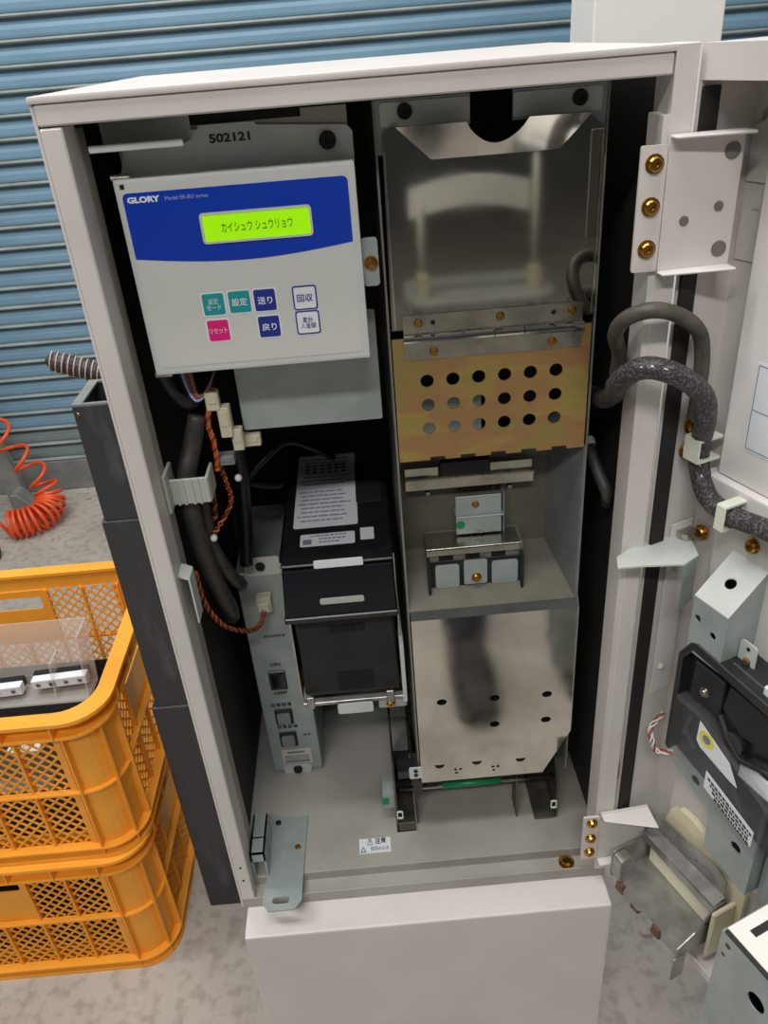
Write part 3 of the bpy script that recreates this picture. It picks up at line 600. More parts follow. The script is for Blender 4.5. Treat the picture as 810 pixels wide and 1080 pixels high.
conns = [((.067,.078,.634),(.012,.010,.018),'conn','cream plug connector nearest the control box'),((.075,.080,.612),(.011,.012,.030),'conn','tall cream plug connector beside the orange wires'),
 ((.083,.083,.592),(.010,.010,.022),'conn','slim cream plug connector under the cover plate'),((.0935,.098,.583),(.017,.010,.012),'conn','loose cream plug connector below the cover plate'),((.068,.082,.5725),(.018,.012,.010),'w_grey','grey plug connector above the twisted pair')]
for c, sz, mt, lab in conns:
    root = thing('wire_connector', IDF(c), lab, 'connector'); x,y,z = c; a,b,h = (q/2 for q in sz)
    m = MB(); m.box(x-a,x+a,y-b,y+b,z-h,z+h); build(m, 'shell', mt, root, bevel=.0008)
    m = MB(); m.box(x-a*.7,x+a*.7,y-b-.0012,y-b,z-h*.2,z+h*.8); build(m, 'latch', mt, root, bevel=.0004)
clip = thing('cable_clip', IDF((.025,.04,.56)), 'ribbed grey plastic clip holding the wiring to the cabinet side', 'clip')
m = MB(); m.box(.0178,.0210,.030,.062,.546,.584); build(m, 'base_plate', 'grey_plastic', clip, bevel=.0006)
m = MB(); m.box(.0210,.0560,.0405,.0435,.549,.575); build(m, 'strap', 'grey_plastic', clip, bevel=.0008)
m = MB(); m.box(.0535,.0565,.0435,.072,.549,.575); build(m, 'strap_end', 'grey_plastic', clip, bevel=.0008)
for x in (.026,.032,.040,.046): m = MB(); m.box(x,x+.002,.0392,.0405,.549,.575); build(m, 'rib', 'grey_plastic', clip)
for p, lab in (((.043,.0765,.490),'small white tie knob at the end of the orange pair'),((.0755,.09,.548),'small white tie knob beside the twisted pair')):
    m = MB(); m.loft([[(p[0]+q[0]*r,p[1]-h,p[2]+q[1]*r) for q in circ(0,0,1,10)] for h, r in ((0,.003),(.003,.0038),(.006,.003),(.007,.001))]); o = build(m, 'tie_knob', 'nylon', base=IDF(p), smooth=True); tag(o, lab, 'cable tie')
cable([(.421,.20,.829),(.426,.20,.797),(.420,.20,.720),(.417,.20,.644),(.418,.20,.548)], .005, 'cable', 'power_cable', 'black cable hanging in the dark gap right of the stainless cover')
hs = cable([(.4235,.15,.560),(.4215,.12,.555),(.4235,.095,.540),(.427,.075,.525),(.433,.062,.508),(.4375,.075,.49)], .0062, 'rubber', 'cable_bundle', 'black sleeved bundle with a white tie in the right gap')
m = MB(); m.tube([(.4225,.105,.548),(.4232,.099,.543)], .0072, 10); o = build(m, 'cable_tie', 'nylon', base=IDF((.4225,.105,.548))); tag(o, 'white tie band around the bundle in the right gap', 'cable tie')

# ================================================================== cables crossing to the door
cable([(.425,.04,.640),(.421,.025,.665),(.408,.0,.691),(.409,-.020,.710),(.426,-.030,.718),(.451,-.020,.708),(.471,-.010,.691),(.480,-.002,.667),(.481,-.002,.642),(.481,.0,.612)], .0062, 'hose_grey', 'hose', 'bare grey hose looping over from cabinet to door', 'hose', n=12)
D2 = lambda u, w_, z: DOOR((u,w_,z)) - Vector((0,0,ZB))
sl = [(.427,.12,.590),(.4245,.07,.605),(.4225,.035,.625),(.411,-.006,.651),(.415,-.030,.671),(.427,-.040,.676),(.450,-.040,.666)] + [tuple(D2(*q)) for q in ((.036,-.004,.645),(.030,-.016,.619),(.016,-.030,.596),(.013,-.033,.574),(.018,-.034,.555),(.036,-.028,.544),(.063,-.026,.542),(.096,-.026,.547),(.132,-.026,.550),(.19,-.026,.556))]
SLV = cable(sl, .0088, 'sleeve', 'braided_sleeve', 'black braided cable sleeve arching across and down along the door', 'cable', n=14, k=6)
def ring_on(u0, u1, c, r, mt, name, label, cat):
    m = MB(); m.tube([D2(u0,*c), D2(u1,*c)], r, 4); o = build(m, name, mt, base=DOOR((u0,)+c), bevel=.001); tag(o, label, cat); return o
def saddle(u0, u1, z0, z1, wtop, label):
    root = thing('cable_saddle', DOOR(((u0+u1)/2,-.05,z0)), label, 'clip')
    m = MB(DOOR); m.box(u0,u1,wtop,wtop+.002,z0,z1); build(m, 'bridge', 'nylon', root, bevel=.0005)
    for z in (z0,z1-.002): m = MB(DOOR); m.box(u0,u1,-.046,wtop,z,z+.002); build(m, 'leg', 'nylon', root)
saddle(.056,.066,.530,.554,-.0165,'pale saddle clip over the braided sleeve on the ledge')
saddle(.006,.024,.574,.596,-.0225,'pale saddle clip with two screws below the loops')
# white stitched tracer along the braided sleeve
tr = [Vector(p) for p in smoothpath(sl, 6)]
for i in range(14, len(tr)-2, 3):
    p, q = IDF(tr[i]), IDF(tr[i+1]); off = Vector((-.3,-.8,.45)).normalized()*.0089
    m = MB(lambda p: Vector(p)); m.tube([p+off, p.lerp(q,.75)+off], .0008, 5); o = build(m, 'tracer_stitch', 'w_white', SLV)

# ================================================================== parts mounted on the door
fl_ = thing('latch_lever', DOOR((.02,-.05,.47)), 'pale zinc latch lever pointing left from the door edge', 'lever')
m = MB(); m.prism([(.4985,.020),(.445,.004),(.421,-.014),(.417,-.031),(.440,-.031),(.476,-.034),(.493,-.022)], 'xy', .484, .4858); build(m, 'arm', 'zinc_light', fl_)
m = MB(); m.hexa([(.4755,-.0345,.432),(.4765,-.0330,.432),(.4935,-.0210,.436),(.4925,-.0225,.436),(.4755,-.0345,.484),(.4765,-.0330,.484),(.4935,-.0210,.484),(.4925,-.0225,.484)]); build(m, 'folded_leg', 'zinc', fl_)
m = MB(); m.cyl((.493,.010,.4865),(.493,.010,.4925),.009,14); build(m, 'pivot', 'steel', fl_)
# sloped box with three holes
hb2 = thing('chute_box', DOOR((.073,-.04,.40)), 'pale zinc box with a sloping holed top above the coin acceptor', 'box')
fr2 = MB(DOOR); v, f = holed_mesh([(.053,0),(.0925,0),(.0925,.052),(.053,.052)], [circ(.0725,.026,.0055,16)], .0014)
fr2.add([(x, -.0095-(y/.052)*.0385, .4590+(y/.052)*.0345+h) for x,y,h in v], f); build(fr2, 'sloping_top', 'zinc_light', hb2)
m = MB(DOOR); m.holed([(.053,.398),(.0925,.398),(.0925,.4585),(.053,.4585)], [circ(.0605,.438,.0036,12), circ(.0795,.431,.0036,12)], 'xz', -.0110, -.0095); build(m, 'front', 'zinc', hb2)
m = MB(DOOR); m.prism([(-.0475,.398),(-.0110,.398),(-.0110,.4585),(-.0475,.491)], 'yz', .0911, .0925); build(m, 'side', 'zinc', hb2)
m = MB(DOOR); m.prism([(-.0475,.398),(-.0110,.398),(-.0110,.4585),(-.0475,.491)], 'yz', .053, .0544); build(m, 'side', 'zinc', hb2)
m = MB(DOOR); m.box(.0546,.0910,-.0475,-.0465,.398,.490); build(m, 'back', 'black_matte', hb2)
m = MB(DOOR); m.holed(rrect(.0935,.112,.404,.4315,.004), [], 'xz', -.030, -.0288); e = build(m, 'mounting_ear', 'zinc_light', hb2); screw(e, (.104,-.0288,.412), 'small', 'rust', DOOR, DN)
m = MB(DOOR); m.cyl((.103,-.0288,.425),(.103,-.0284,.425),.002,10); build(m, 'pin_hole', 'black_void', e)
# coin acceptor
ca = thing('coin_acceptor', DOOR((.11,-.04,.25)), 'black coin acceptor with clear cover and labels on the door', 'coin acceptor')
m = MB(DOOR); m.prism([(.046,.262),(.20,.225),(.20,.402),(.068,.412),(.058,.408),(.046,.388)], 'xz', -.0475, -.020); build(m, 'body', 'black_plastic', ca, bevel=.0012)
m = MB(DOOR); m.prism([(.046,.266),(.052,.264),(.052,.386),(.062,.402),(.20,.390),(.20,.402),(.066,.412),(.058,.408),(.046,.388)], 'xz', -.020, -.008); build(m, 'rim', 'black_plastic', ca, bevel=.0008)
m = MB(DOOR); m.box(.062,.098,-.020,-.0135,.345,.388); build(m, 'plate', 'black_matte', ca, bevel=.0012)
m = MB(DOOR); m.holed([(.100,.360),(.125,.345),(.150,.352),(.20,.345),(.20,.385),(.104,.388)], [], 'xz', -.020, -.014); build(m, 'gate', 'black_matte', ca, bevel=.0008)
m = MB(DOOR); m.tube([(.100,-.013,.352),(.114,-.012,.334),(.130,-.012,.322),(.150,-.012,.330),(.165,-.012,.335)], .0028, 8); build(m, 'lever', 'black_matte', ca, smooth=True)
m = MB(DOOR); m.cyl((.120,-.02,.335),(.120,-.011,.335),.011,18); build(m, 'wheel', 'black_plastic', ca)
screw(ca, (.079,-.0135,.362), 'sems', 'steel', DOOR, DN, scale=.75); screw(ca, (.0555,-.0200,.392), 'small', 'steel', DOOR, DN, scale=.7); screw(ca, (.176,-.014,.360), 'small', 'led_red', DOOR, DN)
m = MB(DOOR); m.prism([(.053,.3405),(.084,.3405),(.172,.300),(.172,.232),(.115,.245),(.053,.272)], 'xz', -.0085, -.0065); cc = build(m, 'clear_cover', 'clear', ca)
m = MB(DOOR); m.prism([(.053,.3405),(.084,.3405),(.172,.300),(.172,.2965),(.0835,.337),(.053,.337)], 'xz', -.0190, -.0060); build(m, 'cover_edge', 'clear', cc)
m = MB(DOOR); m.prism([(.168,.302),(.172,.300),(.172,.232),(.168,.233)], 'xz', -.0190, -.0060); build(m, 'cover_edge', 'clear', cc)
for a, b in (((.062,.300),(.076,.283)),((.066,.318),(.060,.290)),((.12,.29),(.15,.245))): m = MB(DOOR); m.tube([(a[0],-.0155,a[1]),(b[0],-.0155,b[1])], .0022, 6); build(m, 'inner_rib', 'clear', cc)
m = MB(DOOR); m.prism([(.0855,.3345),(.125,.316),(.1375,.296),(.128,.2965),(.0905,.3045),(.0850,.310)], 'xz', -.0064, -.0060); dl = build(m, 'coin_label', 'paper', cc, label='white label with a yellow ring')
m = MB(DOOR); m.holed(circ(.0965,.3195,.0092,20), [circ(.0965,.3195,.0050,16)], 'xz', -.0060, -.0057); build(m, 'yellow_ring', 'yellow_print', dl)
m = MB(DOOR); m.prism(circ(.0965,.3195,.0048,16), 'xz', -.0060, -.0057); build(m, 'coin_print', 'ink_grey', dl)
m = MB(DOOR); m.prism([(.1025,.284),(.164,.2635),(.164,.2435),(.1025,.262)], 'xz', -.0064, -.0060); dl = build(m, 'printed_label', 'paper', cc, label='white label with dense black print')
m = MB(DOOR); random.seed(5)
for r in range(4):
    x = .106+.012*(r<2 and 0 or r*.3)
    while x < .160:
        l = .0015+random.random()*.003; zt = .2795-(x-.1025)*.333-r*.0046; m.prism([(x,zt),(x+l,zt-l*.333),(x+l,zt-l*.333-.003),(x,zt-.003)], 'xz', -.0060, -.0058); x += l+.0010
build(m, 'print', 'black_ink', dl, kind='stuff')
m = MB(DOOR); m.box(.128,.165,-.0195,-.0160,.298,.318); build(m, 'pale_slide', 'btn_white', ca, bevel=.001)
m = MB(DOOR); m.box(.135,.20,-.0300,-.0150,.392,.415); build(m, 'pale_top', 'btn_white', ca, bevel=.001)
# grey carrier plate under the acceptor
cpz = thing('carrier_plate', DOOR((.10,-.03,.15)), 'grey folded carrier plate with two holes below the coin acceptor', 'plate')
m = MB(DOOR); m.holed([(.044,.259),(.044,.231),(.099,.211),(.102,.160),(.158,.150),(.158,.233)], [circ(.077,.2335,.0058,14), circ(.137,.199,.0062,14)], 'xz', -.0265, -.0250); build(m, 'face', 'zinc', cpz)
m = MB(DOOR); m.box(.1565,.158,-.0475,-.0265,.150,.232); build(m, 'side', 'zinc', cpz)
m = MB(DOOR); m.box(.104,.1555,-.0475,-.0465,.165,.215); build(m, 'hole_shade', 'black_void', cpz)  # black sheet added for the shade inside the hole
m = MB(DOOR); m.box(.066,.090,-.030,-.0285,.2255,.2415); build(m, 'hole_shade', 'black_void', cpz)  # same painted shade behind the upper hole
m = MB(DOOR); m.box(.160,.212,-.0475,-.040,.14,.222); build(m, 'wing', 'zinc', cpz)
# cream outlet and the steel dispensing tray
m = MB(DOOR); pr = [(.034,.058),(.034,.120),(.040,.142),(.052,.153),(.070,.156),(.085,.152),(.100,.142),(.150,.128),(.150,.030),(.040,.030)]
m.prism(pr, 'xz', -.0478, -.0400); ou = thing('coin_outlet', DOOR((.09,-.045,.03)), 'cream plastic outlet funnel behind the steel tray', 'outlet'); build(m, 'flange', 'cream', ou, bevel=.002, seg=2)
m = MB(DOOR); m.box(.138,.143,-.0398,-.010,.030,.105); build(m, 'cheek', 'cream', ou, bevel=.0015)
ty = thing('dispensing_tray', DOOR((.08,-.02,.03)), 'bent steel dispensing tray low on the inside of the door', 'tray')
m = MB(DOOR); m.holed([(.026,.090),(.132,.090),(.132,.128),(.120,.138),(.030,.126)], [circ(.055,.112,.0022,10), circ(.092,.117,.0022,10)], 'xz', -.0335, -.0320); build(m, 'back_plate', 'tray_steel', ty)
m = MB(DOOR); m.hexa([(.026,-.032,.100),(.134,-.032,.108),(.134,-.018,.104),(.026,-.018,.096),(.026,-.032,.1014),(.134,-.032,.1094),(.134,-.018,.1054),(.026,-.018,.0974)]); build(m, 'hood', 'tray_steel', ty)
m = MB(DOOR); m.box(.026,.134,-.0195,-.0180,.088,.099); build(m, 'hood_lip', 'tray_steel', ty)
m = MB(DOOR); m.box(.030,.133,-.0312,-.0285,.0477,.0985); build(m, 'cream_liner', 'cream_pale', ty, bevel=.0006)
m = MB(DOOR); m.rprism(-.034,.024,.042,.088,.008,'yz',.024,.0256); build(m, 'end_wall', 'tray_steel', ty)
m = MB(DOOR); m.rprism(.004,.024,.048,.086,.006,'yz',.0256,.040); build(m, 'front_return', 'tray_steel', ty, bevel=.001)
m = MB(DOOR); m.prism([(-.034,.046),(.026,.046),(.026,.062),(.004,.075),(-.018,.103),(-.034,.104)], 'yz', .134, .1356); ew = build(m, 'end_wall', 'tray_steel', ty)
for w_, z in ((-.022,.092),(-.010,.082)): screw(ew, (.1356,w_,z), 'small', 'screw_dark', DOOR, DD, scale=.6)
m = MB(DOOR); m.holed([(.0256,-.0315),(.134,-.0315),(.134,.024),(.112,.026),(.106,.020),(.080,.020),(.074,.026),(.050,.026),(.046,.018),(.0256,.018)], [], 'xy', .046, .0475); build(m, 'tray_floor', 'tray_steel', ty)
m = MB(DOOR); m.rprism(.014,.030,.010,.0475,.002,'yz',.1356,.137); build(m, 'lower_ear', 'tray_steel', ty)
for u in (.032,.058,.092): m = MB(DOOR); m.prism([(u,.030),(u+.014,.032),(u+.012,.046),(u+.002,.046)], 'xz', .014, .022); build(m, 'rusty_hook', 'rust', ty, bevel=.001)
# coin box low on the door
cx = thing('coin_box', DOOR((.31,.02,.03)), 'grey steel coin box with white top and dark edge at lower right', 'box')
m = MB(DOOR); m.holed([(.215,.03),(.40,.03),(.40,.2535),(.215,.2535)], [circ(.258,.216,.0085,18,.0095)], 'xz', .0785, .080); fc = build(m, 'front', 'zinc', cx)
m = MB(DOOR); m.box(.215,.2165,-.046,.0785,.03,.2535); build(m, 'side', 'zinc', cx)
m = MB(DOOR); m.box(.3985,.40,-.046,.0785,.03,.2535); build(m, 'side', 'zinc', cx)
m = MB(DOOR); m.box(.2165,.3985,-.046,-.0445,.03,.2535); build(m, 'back', 'zinc', cx)
m = MB(DOOR); m.box(.2165,.3985,-.0445,.0785,.03,.0315); build(m, 'bottom', 'black_matte', cx)
m = MB(DOOR); m.box(.2165,.40,-.046,.0755,.2537,.2555); build(m, 'top', 'white_plastic', cx)
m = MB(DOOR); m.box(.2175,.40,.0755,.0798,.2536,.2546); build(m, 'edge_seal', 'black_ink', cx)
m = MB(DOOR); m.box(.226,.242,.018,.060,.2555,.2559) ; m2 = MB(DOOR); m2.box(.2265,.233,.016,.062,.2556,.2560); build(m2, 'black_tape', 'black_ink', cx)
for u, z, r in ((.2235,.243,.0028),(.221,.228,.0020)): m = MB(DOOR); m.cyl((u,.080,z),(u,.0803,z),r,10); build(m, 'rust_spot', 'rust', fc)
# loose wires by the lower door edge
twisted('twisted_wires', [(.010,-.04,.262),(.012,-.022,.252),(.020,-.018,.240),(.024,-.022,.228),(.040,-.030,.236)], ['w_white','w_red','w_white'], 'thin white and red wires by the lower left of the coin acceptor', fr=DOOR, turns=3, r=.0009)

# ================================================================== crates
def crate():
    WX, DY, HZ, R = .53, .395, .285, .062
    root = thing('plastic_crate', (0,0,0), 'x', 'crate', 'orange mesh crates stacked at left')
    I = lambda p: Vector(p)
    def ringp(off, seg=7): return rrect(-WX/2+off, WX/2-off, -DY/2+off, DY/2-off, R-off*.5, seg)
    def band(z0, z1, o0, o1, name, bev=.0012):
        m = MB(I); m.holed(ringp(o0), [ringp(o1)], 'xy', z0, z1); build(m, name, 'orange_crate', root)
    band(.279,.285,0,.024,'top_rim'); band(.252,.256,.003,.020,'lower_rim'); band(.256,.279,.0175,.020,'rim_wall')
    band(.0,.006,.006,.040,'foot_rim'); band(.020,.0235,.005,.020,'base_rib'); band(.136,.1395,.010,.020,'belt_rib')
    # uprights under the rim
    k = 0
    for s in (-1,1):
        for x in (-.19,-.12,-.05,.05,.12,.19): m = MB(I); m.box(x-.0012,x+.0012,s*(DY/2-.0095)-.0085,s*(DY/2-.0095)+.0085,.256,.279); build(m, 'rim_gusset', 'orange_crate', root)
        for y in (-.12,-.05,.05,.12): m = MB(I); m.box(s*(WX/2-.0095)-.0085,s*(WX/2-.0095)+.0085,y-.0012,y+.0012,.256,.279); build(m, 'rim_gusset', 'orange_crate', root)
    # corner posts: curved wall with two fins
    for sx in (-1,1):
        for sy in (-1,1):
            m = MB(I); o = .017; r = R-.012; c = (sx*(WX/2-o-r), sy*(DY/2-o-r)); out = []; inn = []
            ex = .018
            arc = [(c[0]+sx*r, c[1]-sy*ex)] + [(c[0]+sx*r*math.cos(math.pi/2*q/8), c[1]+sy*r*math.sin(math.pi/2*q/8)) for q in range(9)] + [(c[0]-sx*ex, c[1]+sy*r)]
            ari = [(c[0]+sx*(r-.003), c[1]-sy*ex)] + [(c[0]+sx*(r-.003)*math.cos(math.pi/2*q/8), c[1]+sy*(r-.003)*math.sin(math.pi/2*q/8)) for q in range(9)] + [(c[0]-sx*ex, c[1]+sy*(r-.003))]
            m.prism(arc+ari[::-1], 'xy', .006, .252); cpn = build(m, 'corner_post', 'orange_crate', root)
            for a in (0, 38, 90):
                ca_, sa = math.cos(math.radians(a)), math.sin(math.radians(a)); p0 = (c[0]+sx*r*ca_, c[1]+sy*r*sa); p1 = (c[0]+sx*(r+.011)*ca_, c[1]+sy*(r+.011)*sa); tx, ty2 = -sx*sa*.0013, sy*ca_*.0013
                m = MB(I); m.prism([(p0[0]+tx,p0[1]+ty2),(p1[0]+tx,p1[1]+ty2),(p1[0]-tx,p1[1]-ty2),(p0[0]-tx,p0[1]-ty2)], 'xy', .006, .252); build(m, 'fin', 'orange_crate', cpn)
    # lattice walls
    def lattice(x0, x1, z0, z1, mapf, sp=.0185, t=.0014):
        m = MB(mapf); hgt, wid = z1-z0, x1-x0
        n = int((wid+hgt)/sp)+1
        for k in range(1, n):
            c = k*sp
            for s in (0,1):
                # line x+z=c clipped to the cell
                xa, xb = max(0,c-hgt), min(wid,c)
                if xb-xa < .002: continue
                p, q = (xa,c-xa), (xb,c-xb)
                if s: p, q = (wid-p[0],p[1]), (wid-q[0],q[1])
                dx, dz = q[0]-p[0], q[1]-p[1]; L = math.hypot(dx,dz); nx, nz = -dz/L*t, dx/L*t
                m.prism([(x0+p[0]+nx,z0+p[1]+nz),(x0+q[0]+nx,z0+q[1]+nz),(x0+q[0]-nx,z0+q[1]-nz),(x0+p[0]-nx,z0+p[1]-nz)], 'xz', -.001-.0004*s, .001+.0004*s)
        build(m, 'lattice_panel', 'orange_crate', root, kind='stuff')
    def wall(L, mapf, ncell, plate):
        h = L/2; x = [-h+k*(2*h/ncell) for k in range(ncell+1)]
        for k in range(ncell+1): m = MB(mapf); m.box(x[k]-.0018,x[k]+.0018,-.004,.006,.0235,.136 if (ncell-plate)//2 < k < (ncell+plate)//2 else .252); build(m, 'upright', 'orange_crate', root)
        a, b = (ncell-plate)//2, (ncell+plate)//2
        for k in range(ncell):
            lattice(x[k]+.0018, x[k+1]-.0018, .0235, .136, mapf)
            if not a <= k < b: lattice(x[k]+.0018, x[k+1]-.0018, .1395, .252, mapf)
        m = MB(mapf); m.holed([(x[a]+.0018,.1395),(x[b]-.0018,.1395),(x[b]-.0018,.252),(x[a]+.0018,.252)], [rrect(x[a]+.012,x[b]-.012,.212,.238,.006)], 'xz', -.0012, .0012); build(m, 'handle_plate', 'orange_crate', root)
    e = .0175
    wall(.376, lambda p: Vector((p[0], -DY/2+e+.004-p[1], p[2])), 6, 2)
    wall(.376, lambda p: Vector((-p[0], DY/2-e-.004+p[1], p[2])), 6, 2)
    wall(.241, lambda p: Vector((WX/2-e-.004+p[1], p[0], p[2])), 4, 2)
    wall(.241, lambda p: Vector((-WX/2+e+.004-p[1], -p[0], p[2])), 4, 2)
    m = MB(I); m.prism(ringp(.021), 'xy', .0115, .0135); build(m, 'base_plate', 'orange_crate', root)  # solid plate added to keep light out of the crate below
    # slatted base
    for k in range(13): y = -.165+k*.0275; m = MB(I); m.box(-WX/2+.022,WX/2-.022,y-.0035,y+.0035,.006,.009); build(m, 'base_slat', 'orange_crate', root)
    for k in range(9): x = -.22+k*.055; m = MB(I); m.box(x-.0035,x+.0035,-DY/2+.022,DY/2-.022,.009,.0115); build(m, 'base_slat', 'orange_crate', root)
    return root
def copy_tree(o, parent=None):
    c = o.copy(); COL.objects.link(c); c.parent = parent
    for ch in o.children: copy_tree(ch, c)
    return c
c1 = crate(); c1.location = (-.190-.265, .182+.1975, 0); c1['label'] = 'orange mesh crate on the floor, under the other crate'
c2 = copy_tree(c1); c2.location = (-.182-.265, .187+.1975, .2855); c2['label'] = 'orange mesh crate on top of the stack, holding clear covers'
# contents of the upper crate
CZ = .2855-ZB
def clear_cover(x0, x1, y, z0, z1, lean, d, label):
    root = thing('clear_cover', IDF(((x0+x1)/2,y,z0)), label, 'cover', 'clear acrylic covers in the crate'); g = lambda p: IDF((p[0], p[1]+(p[2]-z0)*lean, p[2]))
    m = MB(g); m.box(x0,x1,y,y+.003,z0,z1); build(m, 'pane', 'acrylic', root)
    m = MB(g); m.box(x1-.003,x1,y-d,y,z0,z1); build(m, 'side_pane', 'acrylic', root)
    m = MB(g); m.box(x0,x1-.003,y-d,y,z0,z0+.003); build(m, 'bottom_pane', 'acrylic', root)
    m = MB(g); m.box(x1-.060,x1-.057,y-d*.8,y,z0+.003,z1-.05); build(m, 'rib', 'acrylic', root)
clear_cover(-.60,-.292,.445,.0,.112,.25,.05,'clear acrylic cover leaning against the back of the upper crate')
clear_cover(-.62,-.36,.335,CZ+.03,.055,-.15,.04,'clear acrylic cover lying across the front of the upper crate')
def screw_bar(x0, x1, y, z, label, rot):
    g = lambda p: IDF((p[0], p[1]+(p[0]-x0)*rot, p[2])); root = thing('screw_bar', IDF((x0,y,z)), label, 'bar', 'screwed bars in the crate')
    m = MB(g); m.box(x0,x1,y,y+.016,z,z+.018); build(m, 'bar', 'paper', root, bevel=.001)
    m = MB(g); m.box(x0,x1,y+.016,y+.026,z+.004,z+.020); build(m, 'dark_strip', 'screw_dark', root)
    for k in range(4): x = x0+(x1-x0)*(k+.5)/4; screw(root, (x,y+(x-x0)*rot,z+.010), 'small', 'steel', scale=1.0 if k != 1 else 1.5)
screw_bar(-.505,-.405,.405,.012,'white bar with screws across the crate, left one',.06)
screw_bar(-.388,-.298,.415,.016,'white bar with screws across the crate, right one',.06)
for p, s, lab in (((-.43,.33,.0),(.05,.05,.006),'white plate lying low in the upper crate'),((-.365,.30,.004),(.05,.03,.005),'short white plate near the crate front')):
    m = MB(); m.box(p[0]-s[0]/2,p[0]+s[0]/2,p[1]-s[1]/2,p[1]+s[1]/2,p[2],p[2]+s[2]); m.box(p[0]-s[0]/2,p[0]+s[0]/2,p[1]+s[1]/2-.003,p[1]+s[1]/2,p[2]+s[2],p[2]+.018); o = build(m, 'bent_plate', 'paper', base=IDF(p), bevel=.0006); tag(o, lab, 'plate')

# ================================================================== black boxes stacked beside the cabinet
bx = [(-.420,.069,-.155,-.012,'lowest black box of the stack beside the cabinet'),(.070,.3965,-.148,-.008,'middle black box of the stack beside the cabinet'),(.3975,.556,-.143,-.006,'topmost black box, open at its top, beside the cabinet')]
for z0, z1, x0, x1, lab in bx:
    root = thing('black_box', IDF(((x0+x1)/2,.33,z0)), lab, 'box', 'black boxes stacked left of the cabinet'); y0, y1, t = .290, .372, .003
    if z1 < .5:
        m = MB(); m.box(x0,x1,y0,y1,z0,z1); build(m, 'body', 'black_board', root, bevel=.002)
        m = MB(); m.box(x0+.004,x1-.004,y0+.004,y1-.004,z1,z1+.0008); build(m, 'lid', 'black_board', root)
    else:
        m = MB(); m.box(x0,x1,y0,y0+t,z0,z1); build(m, 'front', 'black_board', root, bevel=.0008)
        m = MB(); m.box(x0,x1,y1-t,y1,z0,z1); build(m, 'back', 'black_board', root, bevel=.0008)
        m = MB(); m.box(x0,x0+t,y0+t,y1-t,z0,z1); build(m, 'side', 'black_board', root, bevel=.0008)
        m = MB(); m.box(x1-t,x1,y0+t,y1-t,z0,z1); build(m, 'side', 'black_board', root, bevel=.0008)
        m = MB(); m.box(x0+t,x1-t,y0+t,y1-t,z0,z1-.03); build(m, 'floor_board', 'black_board', root)
        m = MB(); m.holed([(x0,y0),(x1,y0),(x1,y1),(x0,y1)], [[(x0+.012,y0+.005),(x1-.006,y0+.005),(x1-.006,y1-.005),(x0+.012,y1-.005)]], 'xy', z1, z1+.0025); build(m, 'edge_trim', 'grey_machine', root)
        screw(root, (x0+.006,y0,z1-.010), 'small', 'brass', scale=.6)

# ================================================================== ribbed hose end behind the cabinet
rh = thing('ribbed_hose', IDF((-.05,.43,.52)), 'dark ribbed hose end poking out left behind the cabinet', 'hose')
A, B = Vector((-.212,.43,.571)), Vector((-.02,.43,.500)); n = 60; pts = []; rad = []
for i in range(n+1):
    pts.append(IDF(A.lerp(B,i/n))); rad.append(.0125+(.0016 if i%3 == 1 else 0) if i > 4 else .006+.0065*min(1,i/3))
m = MB(lambda p: Vector(p)); m.tube(pts, rad, 14); build(m, 'hose_body', 'rubber', rh)
sp = []
for i in range(420):
    q = i/419; p = A.lerp(B,.03+.97*q); ph = q*2*math.pi*26; d = (B-A).normalized(); a = d.cross(Vector((0,1,0))).normalized(); b = d.cross(a); sp.append(IDF(p+a*.0138*math.cos(ph)+b*.0138*math.sin(ph)))
m = MB(lambda p: Vector(p)); m.tube(sp, .0009, 5); build(m, 'spiral_wire', 'wire_pink', rh)

# ================================================================== orange coiled air hose and what stands at the left edge
def coil():
    ax = smoothpath([(-1.06,1.80,.02),(-1.00,1.80,-.06),(-.975,1.80,-.130),(-.948,1.80,-.185),(-.925,1.80,-.228),(-.902,1.80,-.275),(-.885,1.79,-.315),(-.877,1.77,-.345),(-.880,1.74,-.362),(-.905,1.70,-.368),(-.945,1.68,-.370),(-.985,1.67,-.370)], 40)
    P = []; ph = 0
    for i, p in enumerate(ax):
        t = (ax[min(i+1,len(ax)-1)]-ax[max(i-1,0)]).normalized(); a = t.cross(Vector((0,1,.1))).normalized(); b = t.cross(a)
        f = i/len(ax); dens = .34 if f < .45 else (.34+(f-.45)/.25*1.1 if f < .7 else 1.45); ph += dens*.30
        r = .040 if f < .6 else .044; P.append(IDF(p+a*r*math.cos(ph)+b*r*math.sin(ph)))
    e = P[-1]; P += [e+Vector((-.03,.0,.06)), e+Vector((-.07,.02,.12)), e+Vector((-.16,.04,.20))]
    m = MB(lambda p: Vector(p)); m.tube(P, .0062, 8); o = build(m, 'coiled_hose', 'orange_hose', base=(-.93,1.72,.0), smooth=True); tag(o, 'orange coiled air hose hanging down to the floor by the shutter', 'hose')
coil()
gm = thing('steel_stand', (-1.13,1.86,0), 'grey steel stand at the left edge behind the orange hose', 'stand')
m = MB(); m.box(-1.30,-1.26,1.82,1.86,-.42,.10); build(m, 'leg', 'grey_machine', gm, bevel=.003)
m = MB(); m.prism([(-1.060,-.42),(-.985,-.42),(-1.00,-.36),(-1.035,-.13),(-1.060,.10),(-1.10,.10)], 'xz', 1.87, 1.90); build(m, 'leg', 'grey_machine', gm, bevel=.003)
m = MB(); m.box(-1.30,-1.06,1.86,1.90,.06,.10); build(m, 'beam', 'grey_machine', gm, bevel=.003)
m = MB(); m.prism([(-1.02,-.42),(-.945,-.42),(-.945,-.39),(-1.00,-.33),(-1.02,-.33)], 'xz', 1.80, 1.868); ft = build(m, 'foot', 'grey_machine', gm, bevel=.004)
